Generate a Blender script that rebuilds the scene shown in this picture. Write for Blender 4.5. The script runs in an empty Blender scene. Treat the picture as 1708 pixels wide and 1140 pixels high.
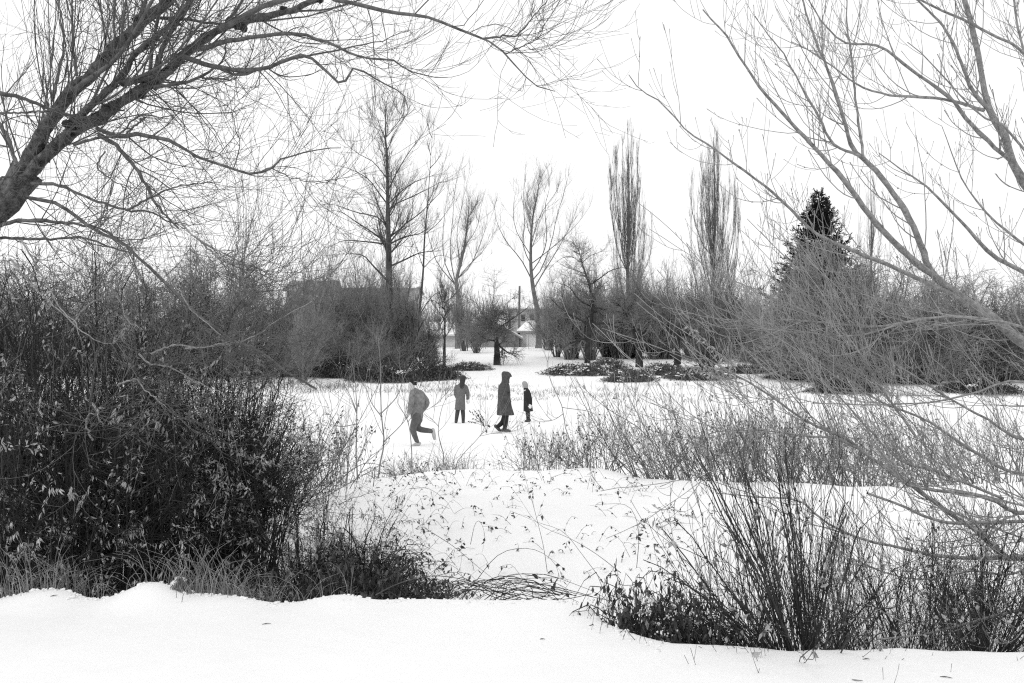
import bpy, bmesh, math
import numpy as np
from mathutils import Vector, Matrix

# ------------------------------------------------------------------ camera
F = 1660.0                      # focal length in photo pixels
HZ = 596.0                      # horizon row
CX = 854.0
ZC = 2.25                       # eye height above the playing field
scene = bpy.context.scene
cam_d = bpy.data.cameras.new("camera")
cam = bpy.data.objects.new("camera", cam_d)
scene.collection.objects.link(cam)
cam.location = (0, 0, ZC)
cam.rotation_euler = (math.pi / 2, 0, 0)
cam_d.sensor_width = 36.0
cam_d.sensor_fit = 'HORIZONTAL'
cam_d.lens = 36.0 * F / 1708.0
cam_d.shift_y = (HZ - 570.0) / 1708.0
cam_d.clip_start = 0.05
cam_d.clip_end = 3000
scene.camera = cam

# ------------------------------------------------------------------ sky: flat white overcast
world = bpy.data.worlds.new("World")
scene.world = world
world.use_nodes = True
nt = world.node_tree
bg = nt.nodes["Background"]
sky = nt.nodes.new("ShaderNodeTexSky")
sky.sky_type = 'NISHITA'
sky.sun_disc = False
sky.sun_elevation = math.radians(48)
sky.sun_rotation = math.radians(-40)
sky.dust_density = 4.0
bw = nt.nodes.new("ShaderNodeRGBToBW")
nt.links.new(sky.outputs[0], bw.inputs[0])
mx = nt.nodes.new("ShaderNodeMix")
mx.data_type = 'FLOAT'
mx.inputs[0].default_value = 0.93           # cloud cover: an even white layer over the clear sky
mx.inputs[3].default_value = 9.9
nt.links.new(bw.outputs[0], mx.inputs[2])
nt.links.new(mx.outputs[0], bg.inputs[0])
bg.inputs[1].default_value = 0.1

sun_d = bpy.data.lights.new("sun", 'SUN')
sun_d.energy = 0.6
sun_d.angle = math.radians(25)
sun_d.color = (1, 1, 1)
sun = bpy.data.objects.new("sun", sun_d)
scene.collection.objects.link(sun)
sun.rotation_euler = (math.radians(42), 0, math.radians(-40))

vs = scene.view_settings
vs.view_transform = 'Standard'
vs.look = 'None'
vs.exposure = 0.17
vs.gamma = 1.0
vs.use_curve_mapping = False
scene.cycles.use_denoising = False
scene.cycles.filter_width = 1.2
scene.cycles.max_bounces = 6
scene.cycles.diffuse_bounces = 4
scene.render.film_transparent = False

# ------------------------------------------------------------------ helpers
COL = scene.collection
rng = np.random.default_rng(7)


def P(x, y, D):
    return np.array([(x - CX) / F * D, D, ZC - (y - HZ) / F * D])


def mat_base(name):
    m = bpy.data.materials.new(name)
    m.use_nodes = True
    n = m.node_tree
    b = n.nodes["Principled BSDF"]
    return m, n, b


def grey_mat(name, a, b_, scale=8.0, rough=0.9, bump=0.0, bscale=60.0, stretch=(1, 1, 1), spec=0.2, coord='Object'):
    """neutral material whose grey wanders between a and b_"""
    m, n, b = mat_base(name)
    tc = n.nodes.new("ShaderNodeTexCoord")
    mp = n.nodes.new("ShaderNodeMapping")
    mp.inputs["Scale"].default_value = stretch
    n.links.new(tc.outputs[coord], mp.inputs[0])
    nz = n.nodes.new("ShaderNodeTexNoise")
    nz.inputs["Scale"].default_value = scale
    nz.inputs["Detail"].default_value = 4
    nz.inputs["Roughness"].default_value = 0.65
    n.links.new(mp.outputs[0], nz.inputs["Vector"])
    cr = n.nodes.new("ShaderNodeValToRGB")
    cr.color_ramp.elements[0].position = 0.33
    cr.color_ramp.elements[1].position = 0.67
    cr.color_ramp.elements[0].color = (a, a, a, 1)
    cr.color_ramp.elements[1].color = (b_, b_, b_, 1)
    n.links.new(nz.outputs[0], cr.inputs[0])
    n.links.new(cr.outputs[0], b.inputs["Base Color"])
    b.inputs["Roughness"].default_value = rough
    b.inputs["Specular IOR Level"].default_value = spec
    if bump > 0:
        n2 = n.nodes.new("ShaderNodeTexNoise")
        n2.inputs["Scale"].default_value = bscale
        n2.inputs["Detail"].default_value = 5
        n.links.new(mp.outputs[0], n2.inputs["Vector"])
        bp = n.nodes.new("ShaderNodeBump")
        bp.inputs["Strength"].default_value = bump
        bp.inputs["Distance"].default_value = 0.02
        n.links.new(n2.outputs[0], bp.inputs["Height"])
        n.links.new(bp.outputs[0], b.inputs["Normal"])
    return m


M = {}
M['snow'] = grey_mat('snow', .86, .91, 3.0, .75, .35, 26.0, spec=.15)
M['snow_ground'] = grey_mat('snow_ground', .865, .905, .8, .8, .3, 7.0, spec=.12, coord='Object')
M['bark_left'] = grey_mat('bark_left', 0.04, 0.22, 22, .95, 1.0, 90)
M['branch_left'] = grey_mat('branch_left', 0.07, 0.2, 14, .9)
M['twig_left'] = grey_mat('twig_left', 0.07, 0.2, 4, .9)
M['bark_right'] = grey_mat('bark_right', 0.16, 0.38, 25, .9, .6, 120)
M['twig_right'] = grey_mat('twig_right', 0.2, 0.4, 5, .85)
M['stem_dark'] = grey_mat('stem_dark', 0.012, 0.075, 3, .85)
M['stem_mid'] = grey_mat('stem_mid', 0.07, 0.2, 3, .85)
M['stem_pale'] = grey_mat('stem_pale', 0.14, 0.32, 3, .85)
M['leaf_pale'] = grey_mat('leaf_pale', 0.12, 0.55, 11, .8)
M['leaf_bright'] = grey_mat('leaf_bright', .3, .7, 9, .8)
M['leaf_dark'] = grey_mat('leaf_dark', .025, .16, 7, .7)
M['grass'] = grey_mat('grass', .16, .38, 6, .85)
M['far_bark'] = grey_mat('far_bark', 0.09, 0.2, 1.2, .95, .6, 20)
M['tall_bark'] = grey_mat('tall_bark', 0.035, 0.1, 1.2, .95, .6, 20)
M['tall_twig'] = grey_mat('tall_twig', 0.09, 0.18, .5, .95)
M['trim_grey'] = grey_mat('trim_grey', .3, .4, 3, .6)
M['far_twig'] = grey_mat('far_twig', 0.12, 0.24, .5, .95)
M['poplar_twig'] = grey_mat('poplar_twig', 0.1, 0.2, .5, .95)
M['gnarled'] = grey_mat('gnarled', 0.018, 0.06, 2, .95, .6, 20)
M['scrub_twig'] = grey_mat('scrub_twig', 0.12, 0.28, .6, .95)
M['gnarled_twig'] = grey_mat('gnarled_twig', 0.14, 0.27, 1, .95)
M['hedge_twig'] = grey_mat('hedge_twig', 0.18, 0.34, .5, .95)
M['hedge_dark'] = grey_mat('hedge_dark', 0.1, 0.22, .5, .95)
M['spruce'] = grey_mat('spruce', 0.012, 0.035, 2, .8)
M['birch'] = grey_mat('birch', .25, .5, 2, .8)
M['wall_dark'] = grey_mat('wall_dark', 0.16, 0.22, 1.5, .9)
M['wall_mid'] = grey_mat('wall_mid', 0.36, 0.46, 1.5, .9)
M['wall_light'] = grey_mat('wall_light', .5, .6, 1.5, .85)
M['door_white'] = grey_mat('door_white', .72, .8, 2, .6)
M['roof_dark'] = grey_mat('roof_dark', 0.2, 0.3, 3, .9)
M['trim_white'] = grey_mat('trim_white', .7, .8, 3, .6)
M['fence_wood'] = grey_mat('fence_wood', .2, .34, 2.5, .9, stretch=(4, 4, .3))
M['metal'] = grey_mat('metal', .2, .3, 4, .5)
mg, ng, bgl = mat_base('pane_glass')
bgl.inputs["Base Color"].default_value = (.03, .03, .03, 1)
bgl.inputs["Roughness"].default_value = .08
M['glass'] = mg
M['skin'] = grey_mat('skin', .5, .58, 8, .6)
M['wool_black'] = grey_mat('wool_black', .012, .03, 60, .95)
M['wool_grey'] = grey_mat('wool_grey', .26, .36, 40, .95)
M['coat_grey'] = grey_mat('coat_grey', 0.1, 0.18, 30, .9, .4, 200)
M['coat_parka'] = grey_mat('coat_parka', 0.045, 0.095, 18, .85, .4, 60)
M['coat_black'] = grey_mat('coat_black', .02, .035, 20, .9, .4, 60)
M['jacket'] = grey_mat('jacket', 0.12, 0.26, 10, .8, .5, 30)
M['trousers'] = grey_mat('trousers', .085, .13, 12, .9)
M['trousers_dark'] = grey_mat('trousers_dark', .02, .035, 12, .9)
M['trousers_mid'] = grey_mat('trousers_mid', .05, .075, 12, .9)
M['shoe_pale'] = grey_mat('shoe_pale', .35, .5, 12, .7)
M['boot'] = grey_mat('boot', .05, .09, 12, .6)
M['hair'] = grey_mat('hair', .02, .05, 40, .6, stretch=(6, 6, .5))
M['mitten'] = grey_mat('mitten', .7, .8, 30, .9)


def vnoise(x, y, seed=0):
    """smooth 2-d value noise, numpy"""
    xi = np.floor(x).astype(np.int64); yi = np.floor(y).astype(np.int64)
    fx = x - xi; fy = y - yi
    fx = fx * fx * (3 - 2 * fx); fy = fy * fy * (3 - 2 * fy)

    def h(a, b):
        n = (a * 374761393 + b * 668265263 + seed * 974711) & 0x7fffffff
        n = ((n ^ (n >> 13)) * 1274126177) & 0x7fffffff
        return ((n ^ (n >> 16)) & 0xffff) / 65535.0
    return (h(xi, yi) * (1 - fx) + h(xi + 1, yi) * fx) * (1 - fy) + (h(xi, yi + 1) * (1 - fx) + h(xi + 1, yi + 1) * fx) * fy


def fbm(x, y, seed=0, oct_=4):
    s = 0; a = .5
    for k in range(oct_):
        s = s + a * (vnoise(x, y, seed + k) - .5) * 2
        x = x * 2.03 + 3.1; y = y * 2.03 + 1.7; a *= .5
    return s


def sstep(t):
    t = np.clip(t, 0, 1)
    return t * t * (3 - 2 * t)


# near bank lip traced in the photograph
_lip = np.array([(-900, 1008), (-300, 1004), (0, 1006), (60, 1002), (150, 1008), (230, 1004), (290, 1000), (350, 1002), (450, 1006), (520, 1008), (570, 1002),
                 (700, 1000), (900, 1003), (985, 1012), (1012, 1040), (1060, 1058), (1120, 1074), (1200, 1078), (1320, 1088), (1500, 1085),
                 (1708, 1090), (2300, 1092), (3200, 1090)], float)
NEAR = 0.65
_lipD = (ZC - NEAR) * F / (_lip[:, 1] - HZ)
_lipX = (_lip[:, 0] - CX) / F * _lipD
# lumps of snow along the lip: x pixel, height, width
_lump = [(95, .075, .22), (40, .03, .2), (265, .10, .20), (225, .04, .2), (350, .03, .2), (400, .03, .18), (570, .045, .2), (520, .01, .1), (930, .02, .2)]


def gz(X, Y):
    X = np.asarray(X, float); Y = np.asarray(Y, float)
    lipY = np.interp(X, _lipX, _lipD) + .05 * fbm(X * 2.3, Y * .4, 61) + .02 * fbm(X * 11, Y * 3, 63)
    near = NEAR + .012 * fbm(X * 1.2, Y * 1.2, 3) + .004 * fbm(X * 6, Y * 6, 9)
    for px, h, w in _lump:
        D = np.interp((px - CX) / F * 6.5, _lipX, _lipD)
        lx = (px - CX) / F * D
        near = near + h * np.exp(-((X - lx) / w) ** 2 - ((Y - D + .08) / .24) ** 2)
    # dip behind the lip, then the far bank
    crest = np.interp(X, [-12, -6, -2.2, -1.2, 0, 1.2, 1.75, 2.6, 12], [.55, .6, .62, .72, .735, .72, .6, .54, .55]) + .03 * fbm(X * 1.1, Y * .3, 21)
    crestY = 13.0 + .5 * fbm(X * .6, 0 * X, 5)
    dip = .12 + .05 * fbm(X * .9, Y * .9, 11)
    up = sstep((Y - 7.4) / (crestY - 7.4)) ** .8
    far = dip + (crest - dip) * up
    down = sstep((Y - crestY - .25) / 2.6)
    field = .0 + .03 * fbm(X * .25, Y * .25, 31) + .012 * fbm(X * 1.2, Y * 1.2, 33)
    far = far * (1 - down) + field * down
    far = far + .035 * fbm(X * 1.7, Y * 1.7, 41) * sstep((Y - 6.8) / 2) * (1 - sstep((Y - 16) / 6))
    t = sstep((Y - lipY) / .55)
    z = near * (1 - t) + far * t
    # the field climbs gently to the houses
    rise = np.interp(Y, [0, 38, 62, 72, 100, 116, 130, 180, 400, 2000], [0, 0, 1.0, 1.45, 3.0, 3.4, 3.5, 3.9, 3.5, 1.0])
    z = z + rise + .18 * fbm(X * .12, Y * .12, 51) * sstep((Y - 50) / 25)
    return z


def gz1(x, y):
    return float(gz(np.array([x]), np.array([y]))[0])


def on_ground(x, D):
    X = (x - CX) / F * D
    return (X, D, gz1(X, D))


class Geo:
    """collects quads as numpy arrays; build() links ONE mesh object"""

    def __init__(s):
        s.v = []; s.q = []; s.n = 0

    def add(s, v, q):
        v = np.asarray(v, np.float32).reshape(-1, 3); q = np.asarray(q, np.int32).reshape(-1, 4)
        s.v.append(v); s.q.append(q + s.n); s.n += len(v)
        return s

    def tubes(s, Pn, R, k=3, rough=0.0):
        Pn = np.asarray(Pn, float); R = np.asarray(R, float)
        if Pn.ndim == 2:
            Pn = Pn[None]; R = R[None]
        m, n, _ = Pn.shape
        if m == 0:
            return s
        T = np.gradient(Pn, axis=1)
        T /= np.linalg.norm(T, axis=2, keepdims=True) + 1e-9
        mean = Pn[:, -1] - Pn[:, 0]
        mean /= np.linalg.norm(mean, axis=1, keepdims=True) + 1e-9
        ref = np.where(np.abs(mean[:, 2:3]) > .75, np.array([[1., .13, 0]]), np.array([[.05, .1, 1.]]))
        U = np.cross(T, ref[:, None, :])
        U /= np.linalg.norm(U, axis=2, keepdims=True) + 1e-9
        V = np.cross(T, U)
        a = np.arange(k) * 2 * np.pi / k
        rr = R[:, :, None] * np.ones(k)
        if rough > 0:
            rr = rr * (1 + rough * rng.normal(0, 1, rr.shape))
        ver = Pn[:, :, None, :] + rr[..., None] * (np.cos(a)[:, None] * U[:, :, None, :] + np.sin(a)[:, None] * V[:, :, None, :])
        base = (np.arange(m) * n * k)[:, None, None] + (np.arange(n - 1) * k)[None, :, None]
        j = np.arange(k)[None, None, :]; j2 = (j + 1) % k
        q = np.stack([base + j, base + j2, base + k + j2, base + k + j], -1)
        return s.add(ver, q)

    def leaves(s, pos, dirn, nrm, L, W, fold=.25):
        """folded leaf blades: 2 quads each"""
        pos = np.asarray(pos, float); m = len(pos)
        if m == 0:
            return s
        d = dirn / (np.linalg.norm(dirn, axis=1, keepdims=True) + 1e-9)
        sd = np.cross(d, nrm); sd /= np.linalg.norm(sd, axis=1, keepdims=True) + 1e-9
        up = np.cross(sd, d)
        L = np.broadcast_to(L, (m,))[:, None]; W = np.broadcast_to(W, (m,))[:, None]
        A = pos; T = pos + d * L - up * L * .15
        C = pos + d * L * .5 - up * W * fold
        Rr = pos + d * L * .45 + sd * W * .5; Ll = pos + d * L * .45 - sd * W * .5
        v = np.stack([A, Rr, T, C, Ll], 1)
        b = (np.arange(m) * 5)[:, None]
        q = np.concatenate([b + np.array([[0, 1, 2, 3]]), b + np.array([[0, 3, 2, 4]])], 1)
        return s.add(v, q)

    def blobs(s, pos, rad, flat=.6, nu=7, nv=5):
        """small lumpy ellipsoids (snow clots)"""
        pos = np.asarray(pos, float); m = len(pos)
        if m == 0:
            return s
        th = np.linspace(.12, np.pi - .12, nv); ph = np.arange(nu) * 2 * np.pi / nu
        unit = np.stack([np.sin(th)[:, None] * np.cos(ph), np.sin(th)[:, None] * np.sin(ph), np.cos(th)[:, None] + 0 * ph], -1)
        rad = np.broadcast_to(np.asarray(rad, float), (m,))
        sc = rad[:, None] * np.stack([rng.uniform(.7, 1.5, m), rng.uniform(.7, 1.5, m), flat * rng.uniform(.7, 1.2, m)], 1)
        jit = 1 + .18 * rng.normal(0, 1, (m, nv, nu, 1))
        v = pos[:, None, None, :] + unit[None] * jit * sc[:, None, None, :]
        b = (np.arange(m) * nv * nu)[:, None, None] + (np.arange(nv - 1) * nu)[None, :, None]
        j = np.arange(nu)[None, None]; j2 = (j + 1) % nu
        return s.add(v, np.stack([b + j, b + nu + j, b + nu + j2, b + j2], -1))

    def box(s, x0, x1, y0, y1, z0, z1):
        v = [(x0, y0, z0), (x1, y0, z0), (x1, y1, z0), (x0, y1, z0), (x0, y0, z1), (x1, y0, z1), (x1, y1, z1), (x0, y1, z1)]
        q = [(0, 3, 2, 1), (4, 5, 6, 7), (0, 1, 5, 4), (1, 2, 6, 5), (2, 3, 7, 6), (3, 0, 4, 7)]
        return s.add(v, q)

    def mesh(s, name, smooth=True):
        v = np.concatenate(s.v); q = np.concatenate(s.q)
        me = bpy.data.meshes.new(name)
        me.vertices.add(len(v)); me.vertices.foreach_set("co", v.ravel())
        me.loops.add(q.size); me.loops.foreach_set("vertex_index", q.ravel())
        me.polygons.add(len(q))
        me.polygons.foreach_set("loop_start", np.arange(0, q.size, 4, dtype=np.int32))
        me.polygons.foreach_set("use_smooth", np.full(len(q), smooth))
        me.update(calc_edges=True)
        return me

    def build(s, name, mat, parent=None, smooth=True, stuff=False):
        me = s.mesh(name, smooth)
        me.materials.append(M[mat])
        return link(name, me, parent, stuff)


def link(name, data, parent=None, stuff=False):
    o = bpy.data.objects.new(name, data)
    COL.objects.link(o)
    if parent is not None:
        o.parent = parent
    if stuff:
        o["kind"] = "stuff"
    return o


def thing(name, label, cat, loc=(0, 0, 0), rz=0.0, sc=1.0, group=None):
    o = bpy.data.objects.new(name, None)
    COL.objects.link(o)
    o.location = loc
    o.rotation_euler = (0, 0, rz)
    o.scale = (sc, sc, sc) if np.isscalar(sc) else sc
    o["label"] = label; o["category"] = cat
    if group:
        o["group"] = group
    return o


def tag(o, label, cat, group=None):
    o["label"] = label; o["category"] = cat
    if group:
        o["group"] = group
    return o


def copy_thing(src, label, loc, rz=0.0, sc=1.0):
    o = src.copy(); COL.objects.link(o)
    o.location = loc; o.rotation_euler = (0, 0, rz)
    o.scale = (sc, sc, sc) if np.isscalar(sc) else sc
    o["label"] = label
    for ch in src.children:
        c = ch.copy(); COL.objects.link(c); c.parent = o
        for g in ch.children:
            d = g.copy(); COL.objects.link(d); d.parent = c
    return o


def cr(pts, n):
    """Catmull-Rom resample of control points (any dimension) to n points"""
    p = np.asarray(pts, float)
    if len(p) == 2:
        t = np.linspace(0, 1, n)[:, None]
        return p[0] * (1 - t) + p[1] * t
    e = np.vstack([2 * p[0] - p[1], p, 2 * p[-1] - p[-2]])
    seg = np.linalg.norm(np.diff(p[:, :3] if p.shape[1] >= 3 else p, axis=0), axis=1)
    cum = np.concatenate([[0], np.cumsum(seg)])
    s = np.linspace(0, cum[-1], n)
    i = np.clip(np.searchsorted(cum, s, side='right') - 1, 0, len(p) - 2)
    t = ((s - cum[i]) / (seg[i] + 1e-9))[:, None]
    a, b, c, d = e[i], e[i + 1], e[i + 2], e[i + 3]
    return .5 * (2 * b + (c - a) * t + (2 * a - 5 * b + 4 * c - d) * t ** 2 + (3 * b - a - 3 * c + d) * t ** 3)


def trace(px, D0, D1, n, bend=0.0, wob=0.0):
    """photo polyline -> 3-d branch that runs from depth D0 to D1"""
    px = np.asarray(px, float)
    L = np.concatenate([[0], np.cumsum(np.linalg.norm(np.diff(px, axis=0), axis=1))])
    f = L / L[-1]
    D = D0 + (D1 - D0) * f + bend * np.sin(np.pi * f)
    pts = np.stack([(px[:, 0] - CX) / F * D, D, ZC - (px[:, 1] - HZ) / F * D], 1)
    q = cr(pts, n)
    if wob:
        w = rng.normal(0, wob, (n, 3)); w[0] = 0
        q = q + w
    return q


def norm(a):
    return a / (np.linalg.norm(a, axis=-1, keepdims=True) + 1e-9)


def grow(Pn, R, cnt, t0, t1, L, ang, n, wander=.15, trop=(0, 0, .2), rr=(.45, .7), tip=.3, fall=.4, rmax=1.0, rmin=.0008, bias=None, bud=False):
    """side branches for a batch of parents"""
    m, N, _ = Pn.shape
    c = np.full(m, int(cnt)) if float(cnt).is_integer() else rng.poisson(cnt, m)
    idx = np.repeat(np.arange(m), c)
    K = len(idx)
    t = rng.uniform(t0, t1, K)
    f = t * (N - 1); i = np.clip(np.floor(f).astype(int), 0, N - 2); fr = (f - i)[:, None]
    base = Pn[idx, i] * (1 - fr) + Pn[idx, i + 1] * fr
    tg = norm(Pn[idx, i + 1] - Pn[idx, i])
    r0 = R[idx, i] * (1 - fr[:, 0]) + R[idx, i + 1] * fr[:, 0]
    v = rng.normal(0, 1, (K, 3))
    if bias is not None:
        v = v + np.asarray(bias)
    v = v - (v * tg).sum(1, keepdims=True) * tg
    v = norm(v)
    a = rng.uniform(ang[0], ang[1], K)[:, None]
    d = tg * np.cos(a) + v * np.sin(a)
    ln = rng.uniform(L[0], L[1], K) * (1 - fall * t)
    st = (ln / (n - 1))[:, None]
    pts = np.empty((K, n, 3)); pts[:, 0] = base
    tr = np.asarray(trop, float) / (n - 1)
    for k in range(1, n):
        d = norm(d + rng.normal(0, wander, (K, 3)) + tr * 2)
        pts[:, k] = pts[:, k - 1] + d * st
    rs = np.clip(r0 * rng.uniform(rr[0], rr[1], K), rmin, rmax)
    prof = np.linspace(1, tip, n)
    rad = np.maximum(rs[:, None] * prof[None], rmin * .7)
    if bud:
        rad[:, -1] *= 1.7
    return pts, rad


def dome_stems(ns, base_r, rx, ry, h, n, r0, r1, out=.6, lean=(0, 0), low=.25, bow=.25):
    """stems that rise from a base patch to tips spread through a dome"""
    th = rng.uniform(0, 2 * np.pi, ns); u = rng.uniform(0, 1, ns) ** out
    e = low + (1 - low) * rng.uniform(0, 1, ns) ** 1.35
    tip = np.stack([np.cos(th) * u * rx * np.sqrt(np.clip(1 - (e * .9) ** 2, .05, 1)) * 1.0 + lean[0] * e, np.sin(th) * u * ry * np.sqrt(np.clip(1 - (e * .9) ** 2, .05, 1)) + lean[1] * e, e * h], 1)
    b = np.stack([np.cos(th + rng.normal(0, .5, ns)) * base_r * rng.uniform(0, 1, ns), np.sin(th + rng.normal(0, .5, ns)) * base_r * rng.uniform(0, 1, ns), np.full(ns, -.06)], 1)
    mid = b * .55 + tip * .45 + np.stack([0 * th, 0 * th, bow * h * rng.uniform(.2, 1, ns)], 1) + rng.normal(0, .05 * h, (ns, 3))
    t = np.linspace(0, 1, n)[None, :, None]
    Pn = b[:, None] * (1 - t) ** 2 + 2 * mid[:, None] * t * (1 - t) + tip[:, None] * t ** 2
    Pn = Pn + rng.normal(0, .008 * h, Pn.shape) * t
    R = (r0 * rng.uniform(.6, 1.2, ns))[:, None] * np.linspace(1, r1 / r0, n)[None]
    return Pn, R


def leaf_on(Pn, cnt, Lr, Wr, g, droop=.7, tmin=.2, mask=None):
    """hang leaf blades on a batch of twigs"""
    m, N, _ = Pn.shape
    idx = rng.integers(0, m, cnt)
    f = rng.uniform(tmin, 1, cnt) * (N - 1); i = np.clip(f.astype(int), 0, N - 2); fr = (f - i)[:, None]
    pos = Pn[idx, i] * (1 - fr) + Pn[idx, i + 1] * fr
    if mask is not None:
        k = mask(pos); pos = pos[k]
    d = rng.normal(0, 1, (len(pos), 3)) + np.array([0, 0, -droop * 2])
    g.leaves(pos, norm(d), rng.normal(0, 1, (len(pos), 3)), rng.uniform(*Lr, len(pos)), rng.uniform(*Wr, len(pos)))
    return pos


# ------------------------------------------------------------------ snow-covered ground
def make_ground():
    ys = np.concatenate([np.linspace(-8, 3.5, 14)[:-1], np.linspace(3.5, 8.2, 150)[:-1], np.linspace(8.2, 17, 120)[:-1], np.linspace(17, 45, 70)[:-1],
                         np.linspace(45, 125, 70)[:-1], np.geomspace(125, 1600, 16)])
    us = np.concatenate([np.linspace(-3.2, -.62, 16)[:-1], np.linspace(-.62, .62, 270)[:-1], np.linspace(.62, 3.2, 16)])
    Yg, Ug = np.meshgrid(ys, us, indexing='ij')
    Xg = Ug * (np.maximum(Yg, 0) * .9 + 1.6)
    Zg = gz(Xg, Yg)
    n, m = Yg.shape
    v = np.stack([Xg, Yg, Zg], -1).reshape(-1, 3)
    i = np.arange(n - 1)[:, None] * m + np.arange(m - 1)[None]
    q = np.stack([i, i + 1, i + m + 1, i + m], -1)
    o = Geo().add(v, q).build("snowy_ground", 'snow_ground')
    o["kind"] = "structure"
    o["label"] = "snow covered ground from the near bank across the open field"


make_ground()


# ------------------------------------------------------------------ houses, sheds and fences beyond the field
def house(name, label, cat, x0, x1, yb, ye, yr, D, depth, wall, ridge='x', snow=True, wins=(), doors=(), chim=None, hip=0.0):
    s = D / F
    X0 = (x0 - CX) * s; X1 = (x1 - CX) * s
    zb = ZC - (yb - HZ) * s - .6; ze = ZC - (ye - HZ) * s; zr = ZC - (yr - HZ) * s
    xm = (X0 + X1) / 2
    t = thing(name, label, cat, (xm, D, zb))
    w = (X1 - X0) / 2; h = ze - zb; hr = zr - zb
    g = Geo().box(-w, w, 0, depth, 0, h)
    if ridge == 'y' and hip == 0:
        g.add([(-w, 0, h), (w, 0, h), (0, 0, hr - .05), (0, 0, hr - .05)], [(0, 1, 2, 3)])
        g.add([(-w, depth, h), (w, depth, h), (0, depth, hr - .05), (0, depth, hr - .05)], [(0, 1, 2, 3)])
    if ridge == 'x' and hip == 0:
        for sx in (-w, w):
            g.add([(sx, 0, h), (sx, depth, h), (sx, depth / 2, hr - .05), (sx, depth / 2, hr - .05)], [(0, 1, 2, 3)])
    g.build("wall", wall, t, smooth=False)
    ov = .45; th = .16

    def roofgeo(dz, shr):
        g = Geo()
        o_ = ov - shr
        if ridge == 'x':
            k = (hr - h) / (depth / 2)
            ez = h - o_ * k
            hx = hip * w
            A = [(-w - o_, -o_, ez + dz), (w + o_, -o_, ez + dz), (w + o_ - hx, depth / 2, hr + dz), (-w - o_ + hx, depth / 2, hr + dz)]
            B = [(w + o_, depth + o_, ez + dz), (-w - o_, depth + o_, ez + dz), (-w - o_ + hx, depth / 2, hr + dz), (w + o_ - hx, depth / 2, hr + dz)]
            Cc = [(-w - o_, depth + o_, ez + dz), (-w - o_, -o_, ez + dz), (-w - o_ + hx, depth / 2, hr + dz), (-w - o_ + hx, depth / 2, hr + dz)]
            Dd = [(w + o_, -o_, ez + dz), (w + o_, depth + o_, ez + dz), (w + o_ - hx, depth / 2, hr + dz), (w + o_ - hx, depth / 2, hr + dz)]
            sl = [A, B] + ([Cc, Dd] if hip > 0 else [])
        else:
            k = (hr - h) / w
            ez = h - o_ * k
            A = [(-w - o_, -o_, ez + dz), (0, -o_, hr + dz), (0, depth + o_, hr + dz), (-w - o_, depth + o_, ez + dz)]
            B = [(0, -o_, hr + dz), (w + o_, -o_, ez + dz), (w + o_, depth + o_, ez + dz), (0, depth + o_, hr + dz)]
            sl = [A, B]
        for qd in sl:
            lo = [(a, b, c - th) for a, b, c in qd]
            g.add(qd + lo, [(0, 1, 2, 3), (7, 6, 5, 4), (0, 4, 5, 1), (1, 5, 6, 2), (2, 6, 7, 3), (3, 7, 4, 0)])
        return g
    rf = roofgeo(.12, 0).build("roof", 'roof_dark', t, smooth=False)
    if snow:
        roofgeo(.30, .06).build("snow_layer", 'snow', rf, smooth=False)
    if chim is not None:
        cx = (chim - CX) * s - xm
        Geo().box(cx - .4, cx + .4, depth * .5, depth * .5 + .8, h, hr + 1.1).build("chimney", 'wall_mid', rf, smooth=False)
    for (a, b, c, d) in wins:
        wa = (a - CX) * s - xm; wb = (b - CX) * s - xm
        za = ZC - (d - HZ) * s - zb; zt = ZC - (c - HZ) * s - zb
        fr = Geo()
        f = .09
        fr.box(wa - f, wb + f, -.07, .03, zt, zt + f); fr.box(wa - f, wb + f, -.09, .03, za - f, za)
        fr.box(wa - f, wa, -.07, .03, za, zt); fr.box(wb, wb + f, -.07, .03, za, zt)
        if wb - wa > 1.2:
            fr.box((wa + wb) / 2 - .03, (wa + wb) / 2 + .03, -.05, .02, za, zt)
        wn = fr.build("window", 'trim_grey', t, smooth=False)
        Geo().box(wa, wb, -.025, .02, za, zt).build("pane", 'glass', wn, smooth=False)
    for (a, b, c, d, mt) in doors:
        wa = (a - CX) * s - xm; wb = (b - CX) * s - xm
        za = ZC - (d - HZ) * s - zb; zt = ZC - (c - HZ) * s - zb
        dg = Geo()
        npan = 4 if wb - wa > 2 else 1
        hh = (zt - za) / npan
        for k in range(npan):
            dg.box(wa, wb, -.05, .02, za + k * hh + .015, za + (k + 1) * hh - .015)
        dg.build("door", mt, t, smooth=False)
    return t


house('garage', 'pale garage with white panel door behind the chain link fence', 'garage', 868, 938, 582, 553, 537, 120, 7, 'wall_light', 'x', True,
      doors=[(878, 894, 557, 581, 'door_white'), (905, 930, 557, 581, 'door_white')], hip=.5)
house('garage', 'small pale garage with steep snowy roof behind the slim dark trunk', 'garage', 702, 762, 590, 560, 540, 117, 7, 'wall_light', 'x', True, doors=[(712, 735, 564, 589, 'door_white')], hip=.55)
house('shed', 'dark gabled shed with snow edged roof behind the gnarled apple tree', 'shed', 800, 866, 588, 563, 543, 116.5, 6, 'wall_dark', 'y', True)
house('house', 'two storey house with snowy roof edge and dark window behind the garage', 'house', 852, 940, 575, 516, 506, 150, 9, 'wall_mid', 'x', True,
      wins=[(869, 876, 525, 536), (884, 891, 525, 536), (910, 917, 525, 536), (926, 932, 525, 536), (902, 912, 545, 556)], chim=925)
house('house', 'low dark house with snowy roof corner behind the gnarled trees', 'house', 946, 1046, 590, 552, 538, 121, 9, 'wall_dark', 'x', True, wins=[(985, 995, 560, 572), (1012, 1020, 560, 572)])
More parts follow.
